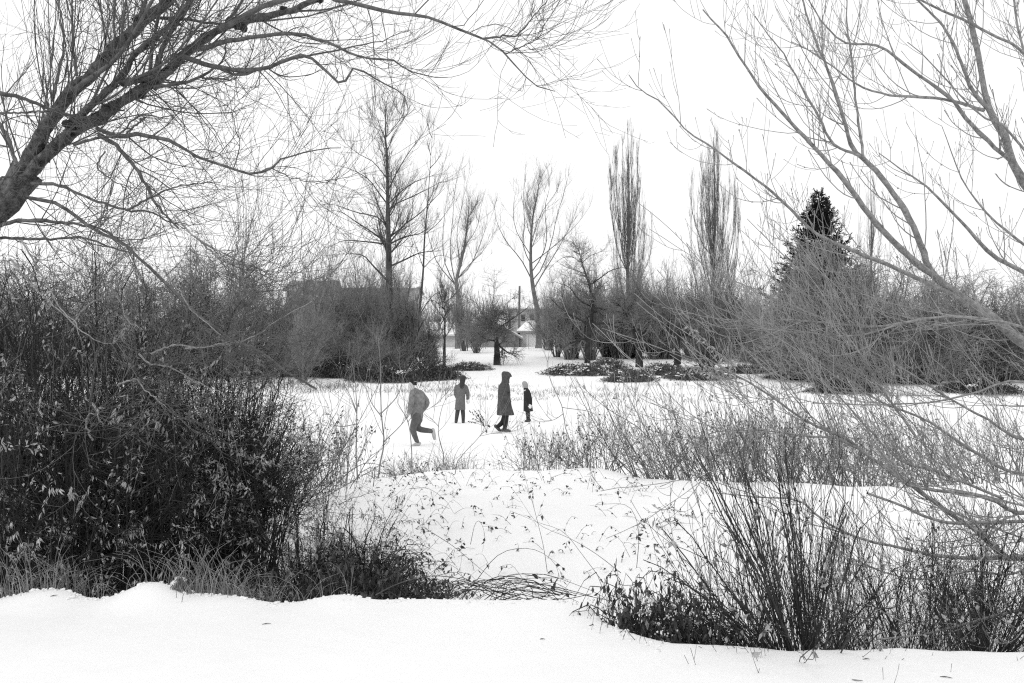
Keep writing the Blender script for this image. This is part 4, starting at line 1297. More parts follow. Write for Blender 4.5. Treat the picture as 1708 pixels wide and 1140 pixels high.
def left_tree():
    D = 8.6
    bx, by = (-330 - CX) / F * D, D
    base = np.array([bx, by, gz1(bx, by)])
    t = thing('leaning_tree', 'big leaning bare tree with dark rough bark over the thicket', 'tree', tuple(base))

    def put(pxs, r0, r1, D0, D1, n=22, k=9, mat='bark_left', name='limb', rough=.10, bend=0.0, start=None):
        q = trace(pxs, D0, D1, n, bend, .004) - base
        if start is not None:
            q[0] = start - base
        R = np.linspace(r0, r1, n)
        Geo().tubes(q, R * (1 + .06 * rng.normal(0, 1, n)), k, rough).build(name, mat, t)
        return q, R
    allb = []
    trunk = [(-330, 1000), (-300, 860), (-220, 640), (-110, 470), (-20, 360), (22, 318), (45, 285)]
    q, R = put(trunk, .24, .115, D, D, 26, 12, name='trunk'); q[0][2] -= .1
    A = put(z1([(60, 900), (110, 810), (230, 590), (330, 450), (440, 350), (540, 230), (640, 140), (720, 70), (810, 0), (900, -90), (1000, -220)]), .07, .03, 8.55, 8.3, 40, 10)
    B = put(z1([(110, 850), (200, 750), (300, 650), (400, 530), (500, 440), (590, 350), (640, 260), (760, 160), (860, 80), (900, 0), (960, -120)]), .042, .014, 8.5, 8.0, 36, 9)
    C = put(z1([(110, 860), (250, 710), (380, 612), (480, 550), (600, 470), (720, 400), (800, 340), (870, 265), (940, 212), (1050, 140), (1200, 92), (1350, 60), (1500, 0), (1640, -80)]), .058, .018, 8.6, 7.9, 44, 10)
    big = [A, B, C]
    allb += big
    bz = lambda pts: [(560 + x / 4.27, y / 4.27) for x, y in pts]
    sm = [
        (z1([(1050, 140), (1250, 30), (1500, -30)]) + bz([(0, 0), (190, 35), (400, 90), (600, 110), (700, 135), (900, 215), (1060, 275), (1170, 350), (1290, 470), (1380, 580), (1430, 610), (1560, 645)]), .030, .004, 7.9, 7.0),
        (bz([(1060, 275), (1230, 255), (1270, 265), (1330, 220), (1400, 130), (1510, 0)]), .010, .003, 7.3, 7.2),
        (bz([(1205, 385), (1350, 320), (1430, 280), (1480, 180), (1470, 60)]), .006, .002, 7.2, 7.1),
        (z1([(870, 270), (960, 300), (1060, 325), (1240, 330), (1400, 270), (1480, 280), (1624, 400)]) + bz([(120, 490), (350, 590), (470, 665), (520, 770)]), .028, .004, 8.1, 7.4),
        (z1([(940, 235), (1080, 195), (1250, 170), (1400, 160), (1500, 185), (1620, 230)]) + bz([(200, 410), (420, 440), (530, 510), (680, 545), (800, 550)]), .026, .003, 8.0, 7.4),
        (z1([(730, 415), (880, 392), (1000, 340), (1060, 280), (1080, 180)]), .02, .006, 8.2, 8.0),
        (z1([(960, 375), (1050, 375), (1090, 383), (1125, 370)]), .012, .006, 8.1, 8.0),
        (z1([(1030, 320), (1120, 355), (1200, 345), (1380, 280)]) + bz([(0, 365), (110, 330), (300, 300), (520, 220)]), .016, .003, 8.0, 7.6),
        (z1([(460, 610), (560, 650), (660, 640), (800, 670), (870, 705), (950, 752), (1050, 780), (1190, 825), (1295, 800), (1320, 762), (1500, 715), (1620, 705)]), .026, .004, 8.3, 7.5),
        (z1([(1295, 800), (1380, 845), (1500, 870), (1600, 860)]), .006, .002, 7.6, 7.4),
        (z1([(470, 640), (560, 700), (650, 810), (700, 890), (740, 970), (850, 1090)]), .024, .009, 8.3, 7.9),
        (z1([(150, 872), (270, 875), (370, 922), (490, 965), (600, 1000), (700, 1002), (800, 1050), (890, 1070)]), .02, .006, 8.5, 7.9),
        (z1([(600, 1000), (720, 940), (850, 885), (1050, 865)]), .012, .004, 8.0, 7.8),
        (z1([(130, 940), (250, 960), (340, 1010), (430, 1080), (550, 1140)]) + z2([(600, 90), (700, 180), (780, 260), (860, 340), (960, 430), (1080, 520), (1240, 590), (1370, 690), (1500, 765)]), .02, .010, 8.5, 7.4),
        (z1([(0, 1075), (100, 1050), (300, 1060), (450, 1080), (560, 1130)]), .022, .010, 8.6, 8.2),
        (z2([(0, 50), (200, 55), (400, 50), (500, 85), (620, 120)]), .018, .008, 8.7, 8.2),
        (z1([(-40, 430), (0, 445), (80, 460), (160, 490), (240, 520), (300, 540), (400, 560), (470, 545)]), .022, .012, 7.8, 8.4),
        (z1([(80, 790), (40, 660), (0, 590), (-60, 500)]), .024, .012, 8.5, 8.9),
        (z1([(365, 360), (350, 250), (345, 120), (340, 0), (335, -60)]), .018, .010, 8.4, 8.6),
        (z1([(550, 200), (540, 120), (545, 40), (545, -60)]), .016, .008, 8.3, 8.5),
        (z1([(-60, 545), (0, 540), (100, 535), (210, 528), (300, 500)]), .012, .007, 7.6, 7.9),
        (z1([(735, 360), (760, 260), (800, 180), (850, 90), (910, 10), (940, -60)]), .03, .014, 8.2, 8.4),
        (z1([(250, 480), (280, 330), (300, 200), (290, 60), (240, -40)]), .018, .007, 8.4, 9.0),
        (z1([(500, 720), (460, 790), (520, 850), (600, 900), (610, 980)]), .008, .004, 8.0, 7.8),
        (z1([(720, 80), (870, 95), (960, 108), (1060, 115), (1200, 105), (1480, 75), (1620, 20)]), .016, .006, 8.3, 8.6),
        (z1([(580, 400), (640, 385), (740, 370), (820, 335)]), .034, .03, 8.35, 8.2),
        (z1([(20, 920), (60, 840), (-20, 860), (-80, 880)]), .02, .01, 8.4, 8.2),
        (z1([(350, 690), (450, 660), (560, 640), (640, 560), (700, 545), (790, 560), (920, 510)]), .016, .003, 8.2, 8.0),
        (z1([(690, 560), (640, 600), (600, 640)]), .012, .01, 8.2, 8.3),
        (z1([(1110, 800), (1140, 680), (1110, 580), (1130, 490), (1240, 400)]), .006, .0025, 7.8, 7.9),
    ]
    pw = [[(50, 150), (160, 280), (270, 380), (400, 500), (500, 555), (550, 540), (572, 512)], [(100, 60), (200, 230), (300, 400), (360, 450), (370, 510)], [(370, 195), (440, 290), (490, 240)],
          [(350, 450), (430, 360), (540, 325), (580, 370), (600, 430), (660, 480)], [(660, 600), (720, 650), (800, 660), (930, 730), (1080, 800)],
          [(830, -60), (900, 20), (1000, 90), (1150, 170), (1320, 255), (1390, 225), (1430, 150)], [(780, 200), (850, 300), (920, 400), (1060, 520)],
          [(880, 575), (1050, 560), (1200, 520), (1320, 440), (1480, 350)], [(900, 100), (1000, 190), (1080, 235), (1110, 210)], [(720, 600), (830, 560), (960, 570), (1100, 540)],
          [(950, 60), (1060, 160), (1200, 180), (1300, 240)], [(440, 1010), (410, 940), (420, 890), (450, 885)], [(560, 750), (640, 720), (700, 780), (790, 850)], [(1150, 340), (1160, 270), (1140, 200)]]
    for w_ in pw:
        b_ = put(z2(w_), .0075, .0025, 7.1, 6.9, 24, 5, 'twig_right', 'branch', .03)
        allb.append(b_)
    for s_ in sm:
        allb.append(put(s_[0], s_[1] * .8, s_[2] * .8, s_[3], s_[4], 24, 6, 'branch_left', 'branch', .05))
    LP = np.array([cr(q, 20) for q, r in allb]); LR = np.array([np.interp(np.linspace(0, 1, 20), np.linspace(0, 1, len(r)), r) for q, r in allb])
    # limbs out of the frame above, so the crown goes on from other positions
    up, ur = grow(LP[:3], LR[:3], 6, .3, 1, (1.2, 2.6), (.4, .9), 20, .05, (0, 0, .6), (.3, .5), .25, .3, rmin=.01)
    Geo().tubes(up, ur, 5).build('branches', 'branch_left', t, stuff=True)
    LP = np.concatenate([LP, up]); LR = np.concatenate([LR, ur])
    g = Geo()
    # long whips that leave the limbs and turn upward or hang
    a, ra = grow(LP, LR, 9, .1, 1, (.4, 1.5), (.4, 1.1), 9, .09, (.1, 0, .45), (.25, .5), .35, .3, rmin=.0025, rmax=.008)
    h_, rh = grow(LP, LR, 5, .1, 1, (.4, 1.2), (.5, 1.2), 9, .09, (.15, 0, -.7), (.25, .5), .35, .3, rmin=.0022, rmax=.007)
    a = np.concatenate([a, h_]); ra = np.concatenate([ra, rh])
    g.tubes(a, ra, 3)
    b, rb = grow(a, ra, 4, .12, 1, (.15, .8), (.35, 1.0), 6, .11, (0, 0, .35), (.5, .75), .5, .3, rmin=.0016)
    g.tubes(b, rb, 3)
    c, rc = grow(b, rb, 1, .2, 1, (.08, .3), (.35, 1.0), 4, .13, (0, 0, .3), (.6, .8), .5, .3, rmin=.0013)
    g.tubes(c, rc, 3)
    # denser spray high on the left
    d1, rd1 = grow(LP[:2, :14], LR[:2, :14], 18, .1, 1, (.7, 2.2), (.3, 1.0), 10, .07, (-.15, 0, .6), (.1, .2), .3, .1, rmin=.003, rmax=.007, bias=(-1.2, 0, .8))
    d2, rd2 = grow(d1, rd1, 6, .15, 1, (.2, .8), (.3, .9), 6, .1, (0, 0, .4), (.5, .7), .5, .3, rmin=.0016)
    g.tubes(d1, rd1, 4).tubes(d2, rd2, 3)
    # short dead stubs on the limbs
    e1, re1 = grow(LP[:3], LR[:3], 26, .1, .95, (.04, .14), (.7, 1.3), 4, .1, (0, 0, .1), (.12, .3), .6, .1, rmin=.004, rmax=.012)
    g.tubes(e1, re1, 5)
    g.build('crown', 'twig_left', t, stuff=True)
    # knots and burrs on the limbs
    gk = Geo()
    pos = []
    for q, R in big:
        i = rng.integers(3, len(q) - 2, 14)
        pos.append(q[i] + rng.normal(0, .02, (14, 3)))
    gk.blobs(np.concatenate(pos), rng.uniform(.022, .045, 42), .9)
    gk.build('knots', 'stem_dark', t, stuff=True)


left_tree()


# ------------------------------------------------------------------ maple (right foreground)
def z7(pts):
    return [(1040 + x / 2.28, y / 2.28) for x, y in pts]


def z8(pts):
    return [(1040 + x / 2.557, 480 + y / 2.557) for x, y in pts]


def z9(pts):
    return [(1040 + x / 2.557, 760 + y / 2.557) for x, y in pts]


def right_tree():
    D = 7.6
    bx = (2040 - CX) / F * D
    base = np.array([bx, D, gz1(bx, D)])
    t = thing('maple_tree', 'pale barked young maple leaning in from the picture edge with upturned twigs', 'tree', tuple(base))
    allb = []

    def put(pxs, r0, r1, D0, D1, n=26, k=8, name='limb'):
        q = trace(pxs, D0, D1, n, 0, .002) - base
        R = np.linspace(r0, r1, n) * (1 if name == 'trunk' else .84)
        Rn = R * (1 + .06 * rng.normal(0, 1, n))
        Geo().tubes(q, Rn, k, .03).build(name, 'bark_right', t)
        allb.append((q, R))
        return q
    q = put([(2040, 1110), (2030, 960), (2000, 800), (1960, 700)], .16, .12, D, D, 14, 12, 'trunk')
    put([(1990, 790), (1900, 690)] + z8([(1708, 240), (1600, 150), (1480, 70), (1370, 0)]), .075, .036, 7.6, 7.3, 18, 9)
    put(z7([(1300, 1140), (1180, 1050), (1100, 990), (960, 850), (850, 700), (760, 600), (640, 470), (540, 360), (470, 260), (400, 150), (370, 110), (300, 40)]), .033, .005, 7.3, 6.7, 36, 8)
    put(z7([(1300, 1140), (1150, 1075), (1010, 1010), (860, 950), (720, 880), (640, 800), (540, 710), (430, 630), (350, 570), (250, 505), (180, 430), (130, 380), (60, 340), (20, 285)]), .020, .0035, 7.3, 6.4, 36, 7)
    put(z7([(1210, 1080), (1160, 1020), (1130, 930), (1080, 820), (1000, 700), (920, 610), (870, 560), (830, 430), (780, 270), (740, 180), (700, 70), (680, 0), (660, -60)]), .033, .006, 7.3, 7.0, 36, 8)
    put(z7([(900, 595), (800, 550), (740, 440), (700, 370), (640, 260), (590, 180), (540, 120), (500, 60)]), .014, .003, 7.1, 6.7, 24, 7)
    put(z7([(915, 610), (890, 450), (870, 250), (850, 100), (850, 0), (845, -60)]), .012, .004, 7.1, 7.3, 24, 7)
    put([(1960, 720), (1850, 560)] + z7([(1523, 1040), (1400, 970), (1280, 840), (1150, 710), (1060, 650), (970, 580)]), .04, .004, 7.6, 7.2, 30, 8)
    put([(1970, 740), (1850, 480)] + z7([(1523, 700), (1450, 520), (1390, 420), (1350, 220), (1320, 80), (1290, -20), (1270, -100)]), .06, .018, 7.6, 7.6, 32, 8)
    put(z7([(1390, 420), (1330, 350), (1280, 230), (1240, 140), (1180, 60), (1100, -10), (1040, -60)]), .02, .005, 7.6, 7.2, 24, 7)
    put(z7([(1370, 420), (1230, 380), (1000, 360), (880, 315), (780, 240), (700, 190), (640, 160)]), .016, .003, 7.6, 6.9, 24, 7)
    put(z7([(1540, 700), (1500, 640), (1400, 550), (1300, 450), (1240, 370), (1100, 270), (980, 180), (840, 160), (760, 90), (710, 10), (690, -40)]), .024, .004, 7.7, 7.0, 30, 7)
    put([(1960, 560), (1820, 200)] + z7([(1523, 200), (1420, 140), (1320, 90), (1170, 20), (1080, -30)]), .03, .008, 7.8, 7.5, 24, 7)
    put([(1900, 620), (1800, 500)] + z7([(1523, 930), (1400, 830), (1290, 690), (1240, 560), (1210, 480)]), .022, .003, 7.5, 7.4, 24, 7)
    put([(1960, 560), (1850, 360)] + z7([(1523, 570), (1450, 480), (1360, 440), (1250, 330), (1140, 210), (1080, 160)]), .022, .004, 7.7, 7.3, 24, 7)
    put(z7([(1560, 300), (1510, 150), (1490, 40), (1480, -50)]), .014, .008, 7.8, 7.9, 14, 7)
    # low boughs, nearer the camera
    put([(2000, 830), (1850, 820)] + z9([(1708, 440), (1500, 320), (1270, 160), (1150, 70), (1040, 0)]) + z8([(960, 650), (800, 580), (680, 500), (560, 420), (400, 330), (270, 245)]), .036, .003, 7.4, 6.1, 40, 8)
    put(z8([(1000, 685), (900, 640), (800, 635), (600, 610), (430, 610), (330, 630)]), .012, .003, 6.5, 6.2, 20, 6)
    put([(1960, 710), (1800, 600)] + z8([(1700, 170), (1520, 135), (1380, 125), (1200, 150), (1030, 200), (900, 205), (740, 190), (640, 215)]), .022, .003, 7.4, 6.4, 30, 7)
    put(z8([(1300, 130), (1100, 165), (960, 160), (800, 145), (600, 135), (430, 150)]), .011, .003, 6.9, 6.3, 20, 6)
    put([(1990, 820), (1850, 900)] + z9([(1708, 430), (1400, 435), (1250, 410), (1100, 380), (930, 320), (830, 260), (740, 190), (600, 180), (400, 160)]), .026, .003, 7.2, 5.7, 34, 7)
    put([(2020, 930), (1850, 980)] + z9([(1708, 655), (1600, 680), (1450, 720), (1300, 760), (1090, 785)]), .02, .006, 7.2, 5.6, 26, 7)
    put([(1990, 800), (1830, 830)] + z9([(1708, 245), (1600, 200), (1480, 165), (1260, 140)]) + z8([(1180, 820), (1080, 745)]), .034, .006, 7.3, 6.2, 28, 8)
    put([(1990, 830), (1850, 870)] + z9([(1708, 280), (1400, 290), (1300, 265), (1180, 210), (1040, 160)]), .022, .008, 7.3, 6.0, 26, 7)
    put([(1980, 800), (1850, 780)] + z8([(1708, 800), (1500, 700), (1280, 560), (1100, 490), (980, 400), (850, 330), (760, 260)]), .022, .004, 7.4, 6.5, 28, 7)
    put([(1980, 800), (1850, 740)] + z8([(1708, 650), (1550, 560), (1400, 480), (1200, 350), (1020, 250), (900, 150), (780, 60)]), .018, .003, 7.4, 6.6, 28, 7)
    put([(1980, 780), (1850, 700)] + z8([(1708, 400), (1500, 450), (1300, 490), (1050, 500), (800, 490)]), .016, .003, 7.4, 6.3, 26, 7)
    put([(1990, 820), (1850, 850)] + z9([(1708, 490), (1500, 490), (1300, 530), (1150, 510), (1000, 450), (850, 370)]), .014, .003, 7.2, 5.9, 26, 7)
    put(z8([(1250, 640), (1180, 540), (1080, 400), (1000, 260), (960, 130)]), .010, .003, 6.5, 6.6, 18, 6)
    put(z8([(1620, 900), (1500, 850), (1320, 780), (1180, 740), (1040, 600), (860, 400), (740, 300)]), .012, .003, 6.6, 6.8, 22, 6)
    n0 = 24
    LP = np.array([cr(q, n0) for q, r in allb]); LR = np.array([np.interp(np.linspace(0, 1, n0), np.linspace(0, 1, len(r)), r) for q, r in allb])
    g = Geo()
    lo, rlo = grow(LP[16:], LR[16:], 11, .15, .95, (.5, 1.7), (.3, .9), 14, .05, (-.25, 0, .2), (.3, .5), .35, .3, rmin=.003, rmax=.007)
    g.tubes(lo, rlo, 5)
    # side shoots leave flat and turn up at the tip
    a, ra = grow(LP[1:], LR[1:], 21, .06, 1, (.15, .95), (.6, 1.15), 9, .06, (-.12, 0, .6), (.25, .5), .45, .35, rmin=.0025, rmax=.0055, bud=True)
    a2, ra2 = grow(lo, rlo, 3, .2, 1, (.2, .6), (.5, 1.0), 9, .06, (-.1, 0, .5), (.4, .6), .45, .35, rmin=.0022, rmax=.004, bud=True)
    a = np.concatenate([a, a2]); ra = np.concatenate([ra, ra2])
    g.tubes(a, ra, 3)
    b, rb = grow(a, ra, 3, .15, .95, (.08, .35), (.5, 1.0), 6, .06, (0, 0, .6), (.55, .75), .6, .3, rmin=.0018, bud=True)
    g.tubes(b, rb, 3)
    # bud knuckles along the shoots
    sel = rng.integers(0, len(a), 700)
    bp = a[sel, rng.integers(2, 9, 700)]
    g.blobs(bp, rng.uniform(.0035, .0055, 700), 1.2, 5, 4)
    g.build('crown', 'twig_right', t, stuff=True)


right_tree()


# ------------------------------------------------------------------ people
def capsule(bm_geo, pts, rad, k=12, sub=4):
    """closed tapered limb through the joints"""
    pts = np.asarray(pts, float); rad = np.asarray(rad, float)
    n = max(2, (len(pts) - 1) * sub + 1)
    pr = cr(np.hstack([pts, rad[:, None]]), n) if len(pts) > 2 else np.array([np.append(pts[0], rad[0]) * (1 - t) + np.append(pts[1], rad[1]) * t for t in np.linspace(0, 1, n)])
    p = pr[:, :3]; r = pr[:, 3]
    T = norm(np.gradient(p, axis=0))
    cap = [.0, .6, .9]
    P0 = [p[0] - T[0] * r[0] * c for c in (.98, .75, .4)]; R0 = [r[0] * math.sqrt(1 - c * c) for c in (.98, .75, .4)]
    P1 = [p[-1] + T[-1] * r[-1] * c for c in (.4, .75, .98)]; R1 = [r[-1] * math.sqrt(1 - c * c) for c in (.4, .75, .98)]
    p = np.vstack([P0, p, P1]); r = np.concatenate([R0, r, R1])
    g = Geo().tubes(p, r, k)
    v = g.v[0]; q = g.q[0]
    m = len(v)
    v2 = np.vstack([v, p[:1], p[-1:]])
    caps = [(m, (j + 1) % k, j, m) for j in range(k)] + [(m + 1, m - k + j, m - k + (j + 1) % k, m + 1) for j in range(k)]
    bm_geo.append((v2, [tuple(x) for x in q], caps))


def rings(bm_geo, rs, k=20):
    """closed loft of horizontal ellipses: (x,y,z,rx,ry)"""
    rs = np.asarray(rs, float)
    n = (len(rs) - 1) * 4 + 1
    rr_ = cr(rs, n)
    a = np.arange(k) * 2 * np.pi / k
    v = np.stack([rr_[:, 0:1] + rr_[:, 3:4] * np.cos(a), rr_[:, 1:2] + rr_[:, 4:5] * np.sin(a), rr_[:, 2:3] + 0 * a], -1).reshape(-1, 3)
    q = [(i * k + j, i * k + (j + 1) % k, (i + 1) * k + (j + 1) % k, (i + 1) * k + j) for i in range(n - 1) for j in range(k)]
    m = len(v)
    v = np.vstack([v, rr_[0, :3], rr_[-1, :3]])
    caps = [(m, (j + 1) % k, j, m) for j in range(k)] + [(m + 1, m - k + j, m - k + (j + 1) % k, m + 1) for j in range(k)]
    bm_geo.append((v, q, caps))


def fuse(name, pieces, mat, parent, voxel=.011, smooth=5):
    """one continuous surface from overlapping closed pieces"""
    vs_, fs = [], []
    n = 0
    for v, q, c in pieces:
        vs_.append(v)
        fs += [tuple(i + n for i in f) for f in q] + [tuple(i + n for i in f[:3]) for f in c]
        n += len(v)
    me = bpy.data.meshes.new(name + "_raw")
    me.from_pydata(np.vstack(vs_).tolist(), [], fs)
    ob = bpy.data.objects.new(name + "_raw", me)
    COL.objects.link(ob)
    md = ob.modifiers.new("r", 'REMESH'); md.mode = 'VOXEL'; md.voxel_size = voxel
    ms = ob.modifiers.new("s", 'SMOOTH'); ms.factor = .5; ms.iterations = smooth
    dg = bpy.context.evaluated_depsgraph_get()
    new = bpy.data.meshes.new_from_object(ob.evaluated_get(dg))
    bpy.data.objects.remove(ob)
    new.name = name
    new.materials.clear(); new.materials.append(M[mat])
    new.polygons.foreach_set("use_smooth", np.ones(len(new.polygons), bool))
    return link(name, new, parent)


def head(g, c, yaw=0.0, pitch=0.0, s=1.0, nose=True):
    """head with brow, nose, chin and ears; c = centre, faces -y before yaw (yaw>0 turns toward +x)"""
    R = Matrix.Rotation(yaw, 3, 'Z') @ Matrix.Rotation(pitch, 3, 'X')
    R = np.array(R)

    def tf(v):
        return (np.asarray(v, float) * s) @ R.T + np.asarray(c)
    loc = []
    rings(loc, [(0, .012, -.115, .035, .04), (0, -.012, -.10, .05, .062), (0, -.008, -.06, .064, .080), (0, 0, -.01, .072, .090), (0, .006, .05, .076, .096), (0, .01, .09, .064, .082), (0, .012, .118, .028, .038)], 18)
    if nose:
        capsule(loc, [(0, -.088, .015), (0, -.108, -.022)], [.010, .015], 8, 2)
        capsule(loc, [(-.022, -.082, -.062), (.022, -.082, -.062)], [.010, .010], 8, 2)
        capsule(loc, [(0, -.078, -.098), (0, -.07, -.095)], [.02, .02], 8, 2)
        for sx in (-1, 1):
            capsule(loc, [(sx * .05, -.078, .022), (sx * .012, -.084, .024)], [.012, .010], 8, 2)
    for sx in (-1, 1):
        capsule(loc, [(sx * .076, .01, .02), (sx * .078, .006, -.025)], [.016, .011], 8, 2)
    for v, q, cc in loc:
        g.append((tf(v), q, cc))
    return tf


def hand(g, wrist, d, up, s=1.0, curl=.9, side=1):
    """palm, four fingers of unequal length and a thumb"""
    d = norm(np.asarray(d, float)); up = norm(np.asarray(up, float) - np.dot(up, d) * d); sd = np.cross(d, up)
    w = np.asarray(wrist, float)
    tf = lambda a, b, c: w + s * (a * d + b * sd + c * up)
    capsule(g, [tf(0, 0, 0), tf(.05, 0, 0), tf(.085, 0, -.004)], [.026 * s, .034 * s, .032 * s], 10, 3)
    for b, L in ((-.03, .062), (-.010, .074), (.010, .07), (.03, .055)):
        capsule(g, [tf(.085, b, 0), tf(.085 + L * .5, b, -.012 * curl), tf(.085 + L * .8, b, -.045 * curl)], [.010 * s, .0095 * s, .0085 * s], 8, 3)
    capsule(g, [tf(.02, side * .028, -.01), tf(.055, side * .055, -.025), tf(.085, side * .055, -.045)], [.013 * s, .0115 * s, .0095 * s], 8, 3)


def foot(g, ankle, toe, r=.045, ht=.05):
    a = np.asarray(ankle, float); t_ = np.asarray(toe, float)
    d = norm(t_ - a)
    heel = a - d * .055
    capsule(g, [heel, a * .4 + t_ * .6, t_], [r, r * 1.02, r * .78], 10, 4)


def person(label, x, yfoot, D=None):
    D = D or ZC * F / (yfoot - HZ)
    X = (x - CX) / F * D
    t = thing('person', label, 'person', (X, D, gz1(X, D)))
    return t, D / F


def PXf(x0, yfoot, s):
    return lambda x, y, dy=0.0: ((x - x0) * s, dy, (yfoot - y) * s)


# runner: bent forward, one leg folded behind
t, s = person('person in beanie and grey jacket running left with one leg folded back', 697, 744)
q = PXf(697, 745, s)
g = []
capsule(g, [q(694.5, 692, .02), q(695, 680, .02), q(696, 667), q(694, 657)], [.11, .11, .14, .10], 14)
capsule(g, [q(693, 659), q(690, 652, -.03)], [.06, .055], 10)
tf = head(g, q(687.5, 645, -.06), yaw=-.75, pitch=.12)
capsule(g, [q(695.3, 700, -.07), q(690, 717, -.12), q(696, 740, -.06)], [.08, .062, .044], 12)           # standing leg
capsule(g, [q(697, 700, .07), q(696, 716, .10), q(722, 722, .16)], [.08, .062, .044], 12)             # folded leg
capsule(g, [q(696, 741, -.05), q(690, 743.5, -.16)], [.042, .035], 10)
capsule(g, [q(722.5, 722, .16), q(724, 735, .17)], [.042, .033], 10)
capsule(g, [q(700, 658, .13), q(711, 674, .17), q(701, 690, -.02)], [.062, .05, .036], 10)
capsule(g, [q(689, 659, -.14), q(686, 676, -.22), q(684, 690, -.34)], [.062, .05, .036], 10)
hand(g, q(701, 690, -.02), (-.5, -.6, -.6), (0, -1, .5), curl=1.2)
hand(g, q(684, 690, -.34), (-.2, -.5, -.8), (1, -.3, 0), curl=1.2)
fuse('body', g, 'skin', t, .012, 2)
g = []
capsule(g, [q(695.3, 696), q(696, 682), q(697, 668), q(694.5, 657)], [.162, .150, .18, .11], 16)
capsule(g, [q(693.5, 658), q(691.5, 653.5, -.02)], [.095, .09], 12)
capsule(g, [q(700, 658, .10), q(711, 674, .17), q(702, 689, 0)], [.095, .078, .056], 12)
capsule(g, [q(690, 658, -.12), q(686.5, 676, -.22), q(684.5, 689, -.32)], [.092, .072, .054], 12)
fuse('jacket', g, 'jacket', t, .012, 4)
g = []
capsule(g, [q(695, 694), q(696, 701)], [.162, .14], 14)
capsule(g, [q(696, 696, -.08), q(690, 717, -.12), q(696, 738, -.06)], [.12, .085, .056], 12)
capsule(g, [q(697, 696, .08), q(696.5, 716, .10), q(719, 721.5, .15)], [.12, .085, .06], 12)
fuse('trousers', g, 'trousers', t, .012, 4)
for a_, b_ in ((q(697, 742, -.04), q(690, 744, -.17)), (q(722.0, 723, .16), q(724, 734.5, .17))):
    g = []; foot(g, a_, b_, .05); fuse('shoe', g, 'shoe_pale', t, .010, 3)
g = []
hc = np.array(q(688.3, 641, -.05))
rings(g, [(hc[0] + .03, hc[1] + .02, hc[2] - .045, .085, .09), (hc[0] + .018, hc[1] + .012, hc[2] - .015, .094, .104), (hc[0] + .01, hc[1] + .01, hc[2] + .03, .094, .104), (hc[0], hc[1], hc[2] + .095, .08, .09), (hc[0] - .005, hc[1], hc[2] + .135, .035, .04)], 18)
b = fuse('beanie', g, 'wool_black', t, .009, 2)
g = []
rings(g, [(hc[0] + .008, hc[1] + .008, hc[2] + .045, .0935, .1035), (hc[0] + .007, hc[1] + .008, hc[2] + .058, .091, .1005)], 18)
fuse('stripe', g, 'mitten', b, .005, 0)

# long haired person seen from behind
t, s = person('long haired person in knee length grey coat standing with back turned', 768, 706)
q = PXf(768, 706, s)
g = []
rings(g, [q(768, 677) + (.15, .12), q(768, 668) + (.15, .11), q(769, 655) + (.13, .10), q(769.5, 646) + (.14, .09), q(770, 641) + (.07, .07), q(771, 637) + (.055, .06), q(771, 634) + (.055, .06)], 18)
tf = head(g, q(772, 632.5, -.01), yaw=2.45, pitch=.05, s=.98)
capsule(g, [q(764.5, 679), q(762.4, 692), q(760.8, 703)], [.07, .055, .042], 12)
capsule(g, [q(771.8, 679), q(772.7, 692), q(772.6, 703)], [.07, .055, .042], 12)
capsule(g, [q(761, 703), q(761, 705, -.0)], [.04, .04], 10); capsule(g, [q(772, 703), q(772, 705)], [.04, .04], 10)
capsule(g, [q(776.3, 647), q(780, 656), q(780.3, 667)], [.05, .044, .034], 10)
capsule(g, [q(762.2, 647), q(759.8, 656, .03), q(762, 663, .12)], [.05, .044, .034], 10)
hand(g, q(780.5, 667), (.1, 0, -1), (1, 0, 0)); hand(g, q(762, 663, .14), (.8, .4, -.4), (0, 1, 0))
fuse('body', g, 'skin', t, .012, 2)
g = []
rings(g, [q(767.5, 684) + (.18, .155), q(767.5, 679) + (.178, .155), q(768, 664) + (.160, .142), q(769, 652) + (.172, .138), q(769.5, 645.5) + (.186, .125), q(770, 642) + (.14, .10), q(770.5, 639) + (.08, .08)], 22)
capsule(g, [q(776.5, 646), q(780.2, 656), q(780.4, 666.5)], [.082, .068, .056], 12)
capsule(g, [q(762, 646), q(759.6, 656, .03), q(762, 664, .12)], [.082, .068, .056], 12)
fuse('coat', g, 'coat_grey', t, .012, 3)
for a_ in ([q(764.4, 679), q(762.4, 692), q(760.7, 703.8)], [q(771.2, 679), q(772.5, 692), q(772.7, 703.8)]):
    g = []; capsule(g, a_, [.082, .07, .055], 12); fuse('trouser_leg', g, 'trousers_mid', t, .012, 2)
for xx in (760.5, 772.5):
    g = []; foot(g, q(xx, 703.8, .0), q(xx + (-.6 if xx < 765 else .6), 704.6, .17), .05); fuse('boot', g, 'boot', t, .010, 2)
g = []
rings(g, [q(771, 648.5, -.14) + (.035, .03), q(770.8, 645, -.135) + (.075, .05), q(771, 641, -.09) + (.085, .075), q(771.6, 636, -.03) + (.094, .11), q(772, 631, -.01) + (.106, .122), q(772, 627.6, .0) + (.082, .095), q(772, 626.2, 0) + (.035, .04)], 20)
capsule(g, [q(774.5, 629, .03), q(777.2, 629.8, .05)], [.05, .02], 10)
fuse('hair', g, 'hair', t, .010, 2)
g = []
capsule(g, [q(780.7, 667.5), q(781, 671)], [.055, .06], 12); capsule(g, [q(780.3, 668.5), q(778.6, 670.5, .02)], [.03, .026], 8)
fuse('mitten', g, 'mitten', t, .009, 2)

